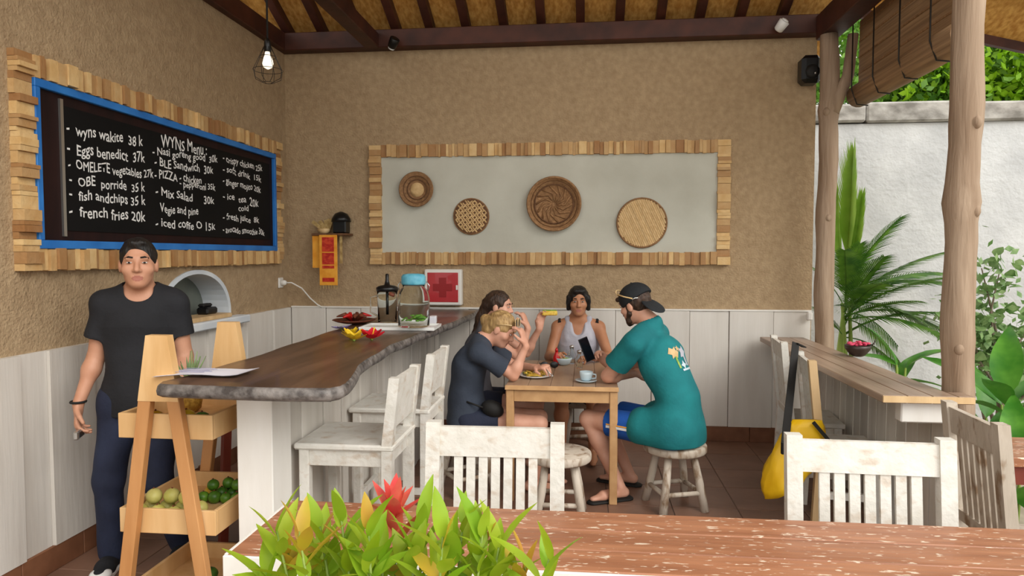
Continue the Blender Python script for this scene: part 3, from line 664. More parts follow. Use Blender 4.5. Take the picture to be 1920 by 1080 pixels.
# ---- board left in the arched recess
cbp = empty('wooden_board', (WX - .03, 4.52, 1.1182), 0, 'pale wooden board lying in the arched wall recess', 'board')
MB().box(-.10, .09, -.3, .3, 0, .03, bev=.005).build('plank', MT['rawwood'], cbp)
gd = empty('black_gadget', (WX - .05, 4.68, 1.149), 0, 'small black gadget standing on the board in the recess', 'gadget')
MB().box(-.05, .04, -.07, .07, 0, .05, bev=.012).build('body', MT['black'], gd)
MB().box(-.05, .0, -.05, .07, .05, .075, bev=.01).build('top', MT['rubber'], gd)
# ================================================================== FRUIT STAND
FX, FY0, FY1, FH = -1.668, 2.53, 3.06, 1.262
fs_ = empty('fruit_stand', (FX, (FY0 + FY1) / 2, 0), 0, 'A-frame pine fruit stand with three trays beside the bar', 'fruit stand')
dy = (FY1 - FY0) / 2
for sy in (-dy, dy):
    fr = MB().prism([(-.045, sy - .02, FH), (.045, sy - .02, FH), (.085, sy - .02, FH - .26), (-.085, sy - .02, FH - .26)], (0, .04, 0)).build('frame_head', MT['stand'], fs_)
    for sx in (-1, 1):
        MB().beam((sx * .057, sy, FH - .24), (sx * .205, sy, 0.0), .052, .036, up=(0, 1, 0), bev=.003).build('leg', MT['standleg'], fs_)
TR = ((.862, .195, .08), (.475, .195, .08), (.13, .195, .085))
tray_z = []
for tz, hw_, hh_ in TR:
    ylo, yhi = -dy + .022, dy - .022 
    hw_ = .20 if tz > .7 else .205
    t_ = MB().box(-hw_ + .003, hw_ - .003, ylo + .003, yhi - .003, tz, tz + .012).build('tray', MT['stand'], fs_)
    for a in ((-hw_, hw_, ylo, ylo + .016), (-hw_, hw_, yhi - .016, yhi), (-hw_, -hw_ + .016, ylo + .016, yhi - .016), (hw_ - .016, hw_, ylo + .016, yhi - .016)):
        MB().box(*a, tz - .02, tz + hh_, bev=.002).build('tray_side', MT['stand'], t_)
    tray_z.append(tz + .012)
def fruit(name, m, x, y, z, r, label, cat, group, stem=True):
    o = empty(name, (FX + x, (FY0 + FY1) / 2 + y, z), random.random() * 6, label, cat, group)
    MB().ball((0, 0, r * .96), (r, r * 1.0, r * .96), 12).build('flesh', m, o)
    if stem: MB().tube([(0, 0, r * 1.9), (.003, 0, r * 2.02)], .004, 6).build('stem', MT['plumbrown'], o)
    return o
random.seed(21)
k = 0
for i in range(4):
    for j in range(2):
        fruit('yellow_green_fruit', MT['pear'], -.150 + i * .072 + random.uniform(-.004, .004), -.19 + j * .072, tray_z[1], .034 + random.uniform(-.002, .002), 'yellow green fruit heaped at the front of the middle tray', 'fruit', 'yellow green fruit on the middle tray')
for i in range(3):
    fruit('yellow_green_fruit', MT['pear'], -.114 + i * .072, -.152 + .01 * (i % 2), tray_z[1] + .056, .033, 'yellow green fruit resting on top of its heap in the middle tray', 'fruit', 'top yellow green fruit on the middle tray')
for i in range(4):
    for j in range(3):
        if i == 0 and j == 2: continue
        gold = (i == 0 and j == 1)
        fruit('golden_fruit' if gold else 'lime', MT['gold'] if gold else MT['lime'], -.0 + i * .052, .02 + j * .062, tray_z[1], .027 + random.uniform(-.002, .002),
              'single golden fruit among the limes on the middle tray' if gold else 'dark green lime heaped at the back of the middle tray', 'fruit', None if gold else 'limes on the middle tray')
for i, (x, y) in enumerate(((.03, .02), (.082, .055), (.135, .03))): fruit('lime', MT['lime'], x, y + .03, tray_z[1] + .046, .026, 'dark green lime heaped at the back of the middle tray', 'fruit', 'limes on the middle tray')
for i, (x, y) in enumerate(((-.06, -.17), (.01, -.13), (.09, -.17), (.14, -.08), (.03, .0), (.12, .06))): 
    a = fruit('avocado', MT['avo'], x, y, tray_z[2], .034, 'green avocado on the bottom tray', 'avocado', 'avocados on the bottom tray'); a.scale = (1, 1.2, 1)
fruit('golden_fruit', MT['gold'], -.075, -.19, tray_z[0], .036, 'golden fruit at the left end of the top tray', 'fruit', None)
fruit('golden_fruit', MT['gold'], .06, -.19, tray_z[0], .040, 'golden fruit in the middle of the top tray, near the front', 'fruit', None)
fruit('brown_fruit', MT['avo'], .125, -.19, tray_z[0], .036, 'dark brownish fruit beside the golden fruit on the top tray', 'fruit', None)
pn = empty('pineapple', (FX - .09, (FY0 + FY1) / 2 + .09, tray_z[0]), 0, 'small pineapple with grey green crown on the top tray', 'pineapple'); pn.scale = (.85, .85, .82)
MB().lathe([(.03, 0), (.05, .02), (.058, .07), (.055, .12), (.038, .16), (.01, .17)], 16).build('body', MT['pine'], pn)
lf = []
for i in range(6):
    t = i / 5; w = .011 * (1 - t) ** .7 + .0005; lf += [(t * .16, -w, .02 * t * t), (t * .16, 0, .02 * t * t - .004), (t * .16, w, .02 * t * t)]
lme = MB().add(lf, [(i * 3 + j, (i + 1) * 3 + j, (i + 1) * 3 + j + 1, i * 3 + j + 1) for i in range(5) for j in range(2)], True).mesh('crown_leaf', MT['pineleaf'])
for i in range(20): link('crown_leaf', lme, None, pn, (0, 0, .16), (random.uniform(-.2, .2), -random.uniform(.55, 1.5), i * 2.4), (random.uniform(.7, 1.1),) * 3)
# red-brown stool standing behind the fruit stand
rs = empty('red_stool', (-1.80, 3.62, 0), .1, 'red brown wooden stool standing behind the fruit stand', 'stool')
MB().box(-.17, .17, -.17, .17, .70, .73, bev=.006).build('seat', MT['maroon'], rs)
for sx in (-1, 1):
    for sy in (-1, 1): MB().beam((sx * .13, sy * .13, .70), (sx * .155, sy * .155, 0), .04, .04).build('leg', MT['maroon'], rs)
for sy in (-1, 1): MB().beam((-.145, sy * .145, .2), (.145, sy * .145, .2), .03, .03).build('stretcher', MT['maroon'], rs)
# ================================================================== BAR CHAIRS
def bar_chair(loc, label):
    # faces -X; local origin at the near left floor corner of the seat
    r = empty('bar_chair', loc, 0, label, 'chair', 'white bar chairs at the worktop')
    sz = .765; W = .40; Dp = .44
    MB().box(0, Dp, 0, W, sz - .028, sz, bev=.008).build('seat', MT['distress'], r)
    for a in ((.03, Dp - .03, .02, .042), (.03, Dp - .03, W - .042, W - .02), (.025, .047, .042, W - .042), (Dp - .05, Dp - .028, .042, W - .042)):
        MB().box(*a, sz - .10, sz - .028, bev=.003).build('apron', MT['distress'], r)
    for y0 in (.01, W - .055): MB().box(.02, .065, y0, y0 + .045, 0, sz - .028, bev=.004).build('leg', MT['distress'], r)
    for y0 in (.004, W - .049):
        MB().prism([(Dp - .055, y0, 0), (Dp - .01, y0, 0), (Dp - .005, y0, sz), (Dp + .03, y0, 1.055), (Dp - .015, y0, 1.055), (Dp - .05, y0, sz)], (0, .045, 0)).build('leg', MT['distress'], r)
    MB().prism([(Dp - .028, .049, sz + .07), (Dp - .002, .049, sz + .07), (Dp + .022, .049, 1.05), (Dp - .004, .049, 1.05)], (0, W - .098, 0)).build('back_panel', MT['distress'], r)
    for z in (.18,): 
        for y0 in (.02, W - .042): MB().box(.06, Dp - .05, y0, y0 + .022, z, z + .035).build('stretcher', MT['distress'], r)
    MB().box(.03, .055, .05, W - .05, .26, .30).build('foot_rest', MT['distress'], r)
    return r
bar_chair((-1.252, 2.81, 0), 'white distressed bar chair nearest the end post of the bar')
bar_chair((-1.252, 3.50, 0), 'white distressed bar chair behind the nearest bar chair, beside the woman in navy')
# ================================================================== SLATTED CHAIRS
def slat_chair(loc, rz, label, m, group, W=.50, slats=7, H=.955, dp=.49):
    """back in the plane y=0 facing -y, seat towards -y"""
    r = empty('slatted_chair', loc, rz, label, 'chair', group)
    h = W / 2
    for sx in (-1, 1):
        x0 = sx * (h - .026)
        MB().prism([(x0 - .026, -.045, 0), (x0 - .026, 0, 0), (x0 - .026, -.02, .44), (x0 - .026, .035, H), (x0 - .026, -.008, H), (x0 - .026, -.065, .44)], (.052, 0, 0)).build('back_post', m, r)
        MB().box(x0 - .024, x0 + .024, -dp + .02, -dp + .07, 0, .42, bev=.004).build('leg', m, r)
        MB().box(x0 - .012, x0 + .012, -dp + .07, -.05, .17, .21).build('stretcher', m, r)
        MB().box(x0 - .012, x0 + .012, -dp + .07, -.055, .345, .42).build('apron', m, r)
    MB().box(-h + .052, h - .052, -dp + .025, -dp + .05, .345, .42).build('apron', m, r)
    MB().box(-h, h, -dp, -.075, .42, .45, bev=.006).build('seat', m, r)
    ang = math.atan2(.057, H - .44)
    def back(xa, xb, za, zb, t, name):
        ya = -.043 + (za - .44) * .11; yb = -.043 + (zb - .44) * .11
        MB().add([(xa, ya - t, za), (xb, ya - t, za), (xb, ya + t, za), (xa, ya + t, za), (xa, yb - t, zb), (xb, yb - t, zb), (xb, yb + t, zb), (xa, yb + t, zb)],
                 [(0,3,2,1),(4,5,6,7),(0,1,5,4),(1,2,6,5),(2,3,7,6),(3,0,4,7)]).build(name, m, r)
    back(-h + .052, h - .052, H - .125, H - .018, .012, 'top_rail')
    back(-h + .052, h - .052, .475, .52, .012, 'lower_rail')
    span = W - .104; gap = span * .13; pitch = (span - 2 * gap + .02) / slats
    for i in range(slats):
        x = -span / 2 + gap + pitch * i; back(x, x + pitch * .70, .52, H - .125, .007, 'slat')
    return r
cA = atY(928, 800, 2.50); cB = atY(1640, 812, 2.40)
slat_chair((cA.x, 2.50, 0), .02, 'white distressed slatted chair tucked behind the worn table, near the bar chairs', MT['distress'], 'white slatted chairs at the worn table', W=.515)
slat_chair((cB.x, 2.44, 0), -.03, 'white distressed slatted chair tucked behind the worn table, near the yellow bag', MT['distress'], 'white slatted chairs at the worn table', W=.545)
slat_chair((1.52, 2.84, 0), math.pi / 2 - .04, 'brownish worn slatted chair seen side on at the right end', MT['distress2'], None, W=.44, slats=6, H=.965)
# chairs at the counter on the right, backs towards the room
slat_chair((1.36, 4.98, 0), math.pi / 2 - .1, 'grey white slatted chair at the counter nearest the back wall', MT['distress'], 'chairs at the side counter', W=.46, H=.99, dp=.38)
ch4 = slat_chair((1.33, 4.28, 0), math.pi / 2 - .12, 'slatted chair with one pale post holding the yellow dry bag strap', MT['distress'], 'chairs at the side counter', W=.44, H=.97, dp=.38)
near_post = [c for c in ch4.children if c.name.startswith('back_post')][0]; near_post.data.materials[0] = MT['rawwood']; near_post['label'] = 'pale unpainted wooden post'
# ================================================================== SIDE COUNTER
sc_ = empty('side_counter', (1.63, 4.5, 0), 0, 'grey brown plank counter along the open garden side', 'counter')
for i in range(3):
    x0 = -.205 + i * .115; MB().box(x0 + .001, x0 + .114, -1.04, 1.32, .862, .90, bev=.004).build('top_plank', MT['ctop'], sc_)
MB().box(.141, .215, -1.04, -.925, .862, .90, bev=.004).build('top_plank', MT['ctop'], sc_)
MB().box(-.205, .21, -1.052, -1.04, .868, .898).build('end_strip', MT['rawwood'], sc_)
MB().box(-.10, .14, -1.0, -.93, .76, .862, bev=.006).build('support_block', MT['paint'], sc_)
MB().box(.09, .14, -.92, 1.32, .80, .862).build('bearer', MT['distress2'], sc_)
y = -.95; k = 0
while y < 1.30:
    w = min(random.uniform(.10, .15), 1.32 - y); MB().box(.13, .145 + (.006 if k % 2 else 0), y + .004, y + w - .004, 0, .80).build('plank', MT['bar_plank'], sc_); y += w; k += 1
bw = empty('coconut_bowl', tuple(atZ(1608, 668, .9005)), 0, 'dark coconut shell bowl of pink petals on the side counter', 'bowl')
MB().lathe([(.03, 0), (.05, .012), (.078, .05), (.082, .075), (.078, .075), (.07, .05), (.03, .02)], 22).build('shell', MT['coconut'], bw)
for i in range(16):
    a = i * 2.4; q = .016 * math.sqrt(i); MB().ball((q * math.cos(a), q * math.sin(a), .085 + random.uniform(-.006, .01)), (.02, .014, .009), 7, M=Matrix.Rotation(a, 4, 'Z')).build('petal', MT['pinkpetal'], bw)
MB().tube([(.07, 0, .06), (.10, 0, .085), (.115, 0, .12)], [.006, .005, .002], 6).build('twig', MT['coconut'], bw)
# yellow dry bag hung by its strap from the chair post
yb = empty('dry_bag', (1.17, 4.02, .24), 0, 'yellow dry bag with black strap hanging on the slatted chair', 'bag')
v = []; f = []; nn = 20
for i in range(11):
    t = i / 10; w = .175 * (math.sin(math.pi * (.16 + .70 * t)) ** .7) * (1 - .25 * t); th = .085 * (1 - t * .75); z = .40 * t; xo = .12 * (t - .3)
    for k in range(nn):
        a = 2 * math.pi * k / nn; v.append((xo + w * math.cos(a) + .012 * math.sin(5 * a + t * 9), th * math.sin(a) * (1 + .1 * math.sin(3 * a + t * 6)), z + .10 * math.cos(a) * (1 - t) * .6))
for i in range(10):
    for k in range(nn): f.append((i * nn + k, i * nn + (k + 1) % nn, (i + 1) * nn + (k + 1) % nn, (i + 1) * nn + k))
f += [tuple(reversed(range(nn))), tuple(range(10 * nn, 11 * nn))]
MB().add(v, f, True).build('body', MT['dryyellow'], yb)
st = atY(1492, 646, 4.46) - Vector((1.17, 4.02, .24)); sb_ = atY(1462, 826, 4.0) - Vector((1.17, 4.02, .24))
MB().beam(sb_ + Vector((0, -.10, 0)), st + Vector((0, 0, .01)), .045, .006, up=(0, 1, 0)).build('strap', MT['rubber'], yb)
MB().beam(st + Vector((0, 0, .01)), st + Vector((.06, .03, -.02)), .04, .006, up=(0, 0, 1)).build('strap', MT['rubber'], yb)
MB().beam((.10, -.05, .40), (.25, -.06, .22), .02, .006, up=(0, 1, 0)).build('strap', MT['rubber'], yb)
MB().box(sb_.x - .02, sb_.x + .02, sb_.y - .11, sb_.y - .09, sb_.z - .05, sb_.z + .02, bev=.004).build('buckle', MT['black'], yb)
# ================================================================== FRONT TABLE
ft = empty('worn_table', (.75, 1.98, 0), 0, 'worn red brown plank table with chipped white edges in the foreground', 'table')
x0, x1 = -1.745, 1.6
for i, (ya, yb_) in enumerate(((-.205, -.075), (-.075, .065), (.065, .215))):
    MB().box(x0 + .01, x1, ya + .0012, yb_ - .0012, .715, .75, bev=.003).build('top_plank', MT['table'], ft)
MB().box(x0, x1, -.215, -.205, .655, .748, bev=.003).build('front_edge', MT['edgewhite'], ft)
MB().box(x0, x0 + .01, -.205, .215, .655, .7495, bev=.002).build('side_edge', MT['edgewhite'], ft)
MB().box(x0 + .03, x1, .17, .19, .63, .713).build('apron', MT['edgewhite'], ft)
for x in (x0 + .06, -.1, x1 - .08):
    for yy in (-.16, .14): MB().box(x, x + .06, yy, yy + .06, 0, .713, bev=.004).build('leg', MT['paint'], ft)
# brown table outside the side chair
ot = empty('garden_side_table', (2.15, 3.18, 0), 0, 'brown wooden table beyond the brownish slatted chair', 'table')
for i in range(3): MB().box(-.45, .45, -.17 + i * .115, -.057 + i * .115, .70, .74, bev=.003).build('top_plank', MT['dining'] if False else MT['table'], ot)
MB().box(-.42, .42, -.15, .15, .62, .698).build('apron', MT['maroon'], ot)
for sx in (-.42, .37):
    for sy in (-.14, .09): MB().box(sx, sx + .05, sy, sy + .05, 0, .62).build('leg', MT['maroon'], ot)
# ================================================================== DINING TABLE AND STOOLS
dt = empty('dining_table', (-.15, 4.82, 0), 0, 'small light brown wooden table where four people eat', 'table')
for i in range(5):
    a = -.355 + i * .142; MB().box(a + .0008, a + .1412, -.52, .52, .722, .75, bev=.003).build('top_plank', MT['diningtop'], dt)
MB().box(-.357, .357, -.532, -.52, .722, .7495, bev=.002).build('end_strip', MT['dining'], dt)
for a in ((-.30, .30, -.505, -.485), (-.30, .30, .485, .505), (-.345, -.325, -.46, .46), (.325, .345, -.46, .46)): MB().box(*a, .645, .722).build('apron', MT['dining'], dt)
for sx in (-.352, .302):
    for sy in (-.515, .465): MB().box(sx, sx + .05, sy, sy + .05, 0, .722, bev=.004).build('leg', MT['dining'], dt)
def log_stool(x, y, h, label, rz=.3, r=.19):
    s = empty('log_stool', (x, y, 0), rz, label, 'stool', 'round log stools')
    MB().lathe([(r * .96, h - .05), (r, h - .04), (r, h - .01), (r * .97, h)], 24).build('seat', MT['distress2'], s)
    feet = []
    for i in range(4):
        a = i * math.pi / 2 + .6
        t = Vector((.115 * math.cos(a), .115 * math.sin(a), h - .05)); f = Vector((.195 * math.cos(a), .195 * math.sin(a), 0))
        MB().tube([t, (t + f) / 2 + Vector((.004, 0, 0)), f], [.023, .025, .026], 10, jit=.05).build('leg', MT['distress2'], s); feet.append((t, f))
    for i in range(4):
        q = [a.lerp(b, .68) for a, b in (feet[i], feet[(i + 1) % 4])]; MB().tube(q, .015, 8).build('stretcher', MT['distress2'], s)
    return s
SH = .40
log_stool(.56, 4.34, SH, 'log stool under the man in the teal shirt', .5, .195)
log_stool(-.15, 4.08, SH, 'empty log stool in front of the small table', .2, .19)
log_stool(-.79, 4.50, SH, 'log stool under the woman in the navy shirt', .8)
log_stool(-.82, 5.06, SH, 'log stool under the long haired woman in grey', .1)
log_stool(-.06, 5.63, SH, 'log stool under the person in the pale grey tank top', .4)
# ---- tableware
TZ = .7505
def plate(px, py, r, label, m=MT['ceramic']):
    o = empty('plate', tuple(atZ(px, py, TZ)), 0, label, 'plate')
    MB().lathe([(r * .55, 0), (r * .6, .004), (r * .95, .014), (r, .018), (r * .97, .02), (r * .6, .008)], 26).build('dish', m, o); return o
o = plate(1004, 707, .115, 'white plate of yellow noodles at the front of the small table')
for k in range(16):
    a = random.uniform(0, 6.28); q = .06 * math.sqrt(random.random()); z = .016 + random.uniform(0, .018)
    MB().tube([(q * math.cos(a + t * .9) + .02 * math.sin(t * 3 + k), q * math.sin(a + t * .9), z + .006 * math.sin(t * 4 + k)) for t in np.linspace(0, 2.4, 8)], .006, 6).build('noodle', MT['food'], o)
for k in range(6): MB().ball((-.06 + random.uniform(-.02, .02), .02 + random.uniform(-.03, .03), .025), (.018, .014, .006), 7).build('salad_leaf', MT['greens'], o)
cup = empty('coffee_cup', tuple(atZ(1099, 716, TZ)), -.3, 'pale blue white cup on a saucer near the teal sleeve', 'cup')
MB().lathe([(.035, 0), (.05, .003), (.072, .012), (.07, .015), (.03, .006)], 24).build('saucer', MT['ceramic_blue'], cup)
MB().lathe([(.024, .008), (.036, .02), (.043, .05), (.044, .068), (.041, .068), (.038, .03), (.01, .016)], 24).build('bowl', MT['ceramic_blue'], cup)
MB().tube([(.042, 0, .055), (.066, 0, .052), (.066, 0, .03), (.038, 0, .025)], .005, 8).build('handle', MT['ceramic_blue'], cup)
bo_ = empty('white_bowl', tuple(atZ(1056, 684, TZ)), 0, 'white ceramic bowl in the middle of the small table', 'bowl')
MB().lathe([(.03, 0), (.05, .01), (.066, .045), (.068, .055), (.064, .055), (.046, .016), (.01, .01)], 22).build('shell', MT['ceramic_blue'], bo_)
MB().lathe([(.056, .046), (.03, .054), (.004, .056)], 16, capb=False).build('contents', MT['greens'], bo_)
for px, py, h, lab in ((1072, 682, .13, 'glass bottle with steel cap left of the phone'), (1086, 690, .12, 'clear glass shaker nearest the cup'), (1094, 680, .10, 'short clear glass behind the shaker')):
    o = empty('glass_bottle', tuple(atZ(px, py, TZ)), 0, lab, 'bottle', 'glass bottles on the small table')
    MB().lathe([(.022, 0), (.026, .005), (.026, h * .6), (.014, h * .8), (.014, h), (.011, h), (.011, h * .8), (.022, h * .58), (.022, .008), (0, .007)], 16, capt=False).build('body', MT['glass'], o)
    MB().lathe([(.0165, h * .93), (.0165, h + .008), (.006, h + .012)], 14).build('cap', MT['steel'], o)
sg = empty('sunglasses', tuple(atZ(1030, 690, TZ)), .1, 'black sunglasses lying on the small table', 'sunglasses')
for sx in (-1, 1):
    MB().lathe([(.027, 0), (.03, .002), (.027, .004)], 16, (sx * .036, 0, .024), M=Matrix.Rotation(math.pi / 2 - .1, 4, 'X') @ Matrix.Diagonal((1, .8, 1)).to_4x4()).build('lens', MT['black'], sg)
    MB().tube([(sx * .066, 0, .032), (sx * .068, .06, .03), (sx * .06, .12, .004)], .003, 6).build('arm', MT['black'], sg)
MB().tube([(-.012, 0, .03), (.012, 0, .03)], .0025, 6).build('bridge', MT['black'], sg)
o = plate(1045, 668, .09, 'small white plate behind the bowl on the small table')
MB().lathe([(.05, .012), (.03, .03), (.004, .034)], 14).build('food', MT['greens'], o)
# ================================================================== PEOPLE
V = lambda *a: np.array(a if len(a) == 3 else a[0], float)
def nz(v): v = np.asarray(v, float); return v / (np.linalg.norm(v) + 1e-9)
class Sdf:
    def __init__(s, res=.005): s.ops = []; s.res = res
    def cap(s, a, b, ra, rb=None, k=.02, flat=None, op='u', end=False):
        a = V(a); b = V(b); rb = ra if rb is None else rb; r = max(ra, rb) * (max(1, flat[1]) if flat else 1)
        def f(x, y, z):
            d = b - a; L2 = (d ** 2).sum() + 1e-12
            px, py, pz = x - a[0], y - a[1], z - a[2]
            hu = (px * d[0] + py * d[1] + pz * d[2]) / L2; h = np.clip(hu, 0, 1)
            qx, qy, qz = px - h * d[0], py - h * d[1], pz - h * d[2]
            q2 = qx * qx + qy * qy + qz * qz
            if flat is not None:
                n = nz(flat[0]); c = qx * n[0] + qy * n[1] + qz * n[2]; q2 = q2 + c * c * (1 / flat[1] ** 2 - 1)
            o = np.sqrt(q2) - (ra + (rb - ra) * h)
            return np.maximum(o, (hu - 1) * math.sqrt(L2)) if end else o
        s.ops.append((f, np.minimum(a, b) - r, np.maximum(a, b) + r, k, op)); return s
    def ell(s, c, r, R=None, k=.02, op='u'):
        c = V(c); R = np.eye(3) if R is None else np.array(R); r = V(r); m = r.max()
        def f(x, y, z):
            p = [x - c[0], y - c[1], z - c[2]]
            q = [R[i][0] * p[0] + R[i][1] * p[1] + R[i][2] * p[2] for i in range(3)]
            k0 = np.sqrt(sum((q[i] / r[i]) ** 2 for i in range(3))); k1 = np.sqrt(sum((q[i] / r[i] ** 2) ** 2 for i in range(3)))
            return k0 * (k0 - 1) / (k1 + 1e-9)
        s.ops.append((f, c - m, c + m, k, op)); return s
    def cut(s, p, n):
        p = V(p); n = nz(n)
        s.ops.append((lambda x, y, z: (x - p[0]) * n[0] + (y - p[1]) * n[1] + (z - p[2]) * n[2], None, None, 0, 'c')); return s
    def mesh(s, name, mats, folds=0.0, ffreq=30.0, matf=None, seed=0):
        lo = np.min([o[1] for o in s.ops if o[4] == 'u'], 0) - .02; hi = np.max([o[2] for o in s.ops if o[4] == 'u'], 0) + .02
        n = np.ceil((hi - lo) / s.res).astype(int) + 1
        ax = [(lo[i] + s.res * np.arange(n[i])).astype(np.float32) for i in range(3)]
        G = np.full(n, .08, np.float32)
        for f, b0, b1, k, op in s.ops:
            if op == 'c':
                np.maximum(G, f(ax[0][:, None, None], ax[1][None, :, None], ax[2][None, None, :]).astype(np.float32), out=G); continue
            m = .03 + k; i0 = np.clip(((b0 - m - lo) / s.res).astype(int), 0, n - 1); i1 = np.clip(((b1 + m - lo) / s.res).astype(int) + 1, 1, n)
            sl = tuple(slice(i0[i], i1[i]) for i in range(3))
            if any(i1[i] <= i0[i] for i in range(3)): continue
            d = f(ax[0][sl[0]][:, None, None], ax[1][sl[1]][None, :, None], ax[2][sl[2]][None, None, :]).astype(np.float32)
            A = G[sl]
            if op == 'u':
                h = np.clip(.5 + .5 * (d - A) / max(k, 1e-4), 0, 1); G[sl] = d * (1 - h) + A * h - k * h * (1 - h)
            else:
                h = np.clip(.5 + .5 * (d + A) / max(k, 1e-4), 0, 1); G[sl] = -(d * (1 - h) - A * h - k * h * (1 - h))
        S = G < 0
        cnt = np.zeros(n - 1, np.int8); cs = [(i, j, l) for i in (0, 1) for j in (0, 1) for l in (0, 1)]
        for i, j, l in cs: cnt += S[i:n[0] - 1 + i, j:n[1] - 1 + j, l:n[2] - 1 + l]
        act = (cnt > 0) & (cnt < 8); idx = np.argwhere(act); N = len(idx)
        cid = np.full(n - 1, -1, np.int32); cid[act] = np.arange(N)
        vals = np.stack([G[idx[:, 0] + i, idx[:, 1] + j, idx[:, 2] + l] for i, j, l in cs], 1)
        acc = np.zeros((N, 3)); num = np.zeros((N, 1)); C = np.array(cs, float)
        for a in range(8):
            for b in range(a + 1, 8):
                if np.abs(C[a] - C[b]).sum() == 1:
                    va, vb = vals[:, a], vals[:, b]; m = (va < 0) != (vb < 0); t = np.where(m, va / (va - vb + 1e-12), 0)[:, None]
                    acc += np.where(m[:, None], C[a] + t * (C[b] - C[a]), 0); num += m[:, None]
        P = (idx + acc / np.maximum(num, 1)) * s.res + lo
        Q = []
        for axs in range(3):
            sl0 = [slice(None)] * 3; sl1 = [slice(None)] * 3; sl0[axs] = slice(0, -1); sl1[axs] = slice(1, None)
            e = np.argwhere(S[tuple(sl0)] != S[tuple(sl1)]); u, w = (axs + 1) % 3, (axs + 2) % 3
            e = e[(e[:, u] > 0) & (e[:, w] > 0) & (e[:, u] < n[u] - 1) & (e[:, w] < n[w] - 1)]
            def cell(du, dw): c = e.copy(); c[:, u] -= du; c[:, w] -= dw; return cid[c[:, 0], c[:, 1], c[:, 2]]
            q = np.stack([cell(1, 1), cell(0, 1), cell(0, 0), cell(1, 0)], 1)
            fl = ~S[e[:, 0], e[:, 1], e[:, 2]]; q[fl] = q[fl][:, ::-1]; Q.append(q)
        Q = np.concatenate(Q); Q = Q[(Q >= 0).all(1)]
        # one light smoothing pass over the quads
        for _ in range(2):
            sm = np.zeros_like(P); ct = np.zeros(len(P))
            for a in range(4):
                np.add.at(sm, Q[:, a], P[Q[:, (a + 1) % 4]] + P[Q[:, (a + 3) % 4]]); np.add.at(ct, Q[:, a], 2)
            P = P * .5 + .5 * sm / np.maximum(ct, 1)[:, None]
        if folds:
            fn = np.cross(P[Q[:, 1]] - P[Q[:, 0]], P[Q[:, 3]] - P[Q[:, 0]]); vn = np.zeros_like(P)
            for a in range(4): np.add.at(vn, Q[:, a], fn)
            vn /= np.linalg.norm(vn, axis=1)[:, None] + 1e-9
            ph = seed * 1.7; w1 = np.sin(P[:, 2] * ffreq + 2.2 * np.sin(P[:, 0] * ffreq * .45 + ph) + P[:, 1] * ffreq * .6)
            w2 = np.sin(P[:, 0] * ffreq * .8 + P[:, 2] * ffreq * .55 + 1.6 * np.sin(P[:, 1] * ffreq * .6 + ph * 2))
            P = P + vn * (folds * (.6 * w1 + .5 * w2))[:, None]
        me = bpy.data.meshes.new(name); me.vertices.add(len(P)); me.vertices.foreach_set('co', P.astype(np.float32).ravel())
        me.loops.add(len(Q) * 4); me.loops.foreach_set('vertex_index', Q.astype(np.int32).ravel())
        me.polygons.add(len(Q)); me.polygons.foreach_set('loop_start', np.arange(0, len(Q) * 4, 4, dtype=np.int32))
        me.polygons.foreach_set('use_smooth', np.ones(len(Q), bool))
        for m in (mats if isinstance(mats, (list, tuple)) else [mats]): me.materials.append(m)
        if matf is not None: me.polygons.foreach_set('material_index', matf(P[Q].mean(1)).astype(np.int32))
        me.update(calc_edges=True); return me
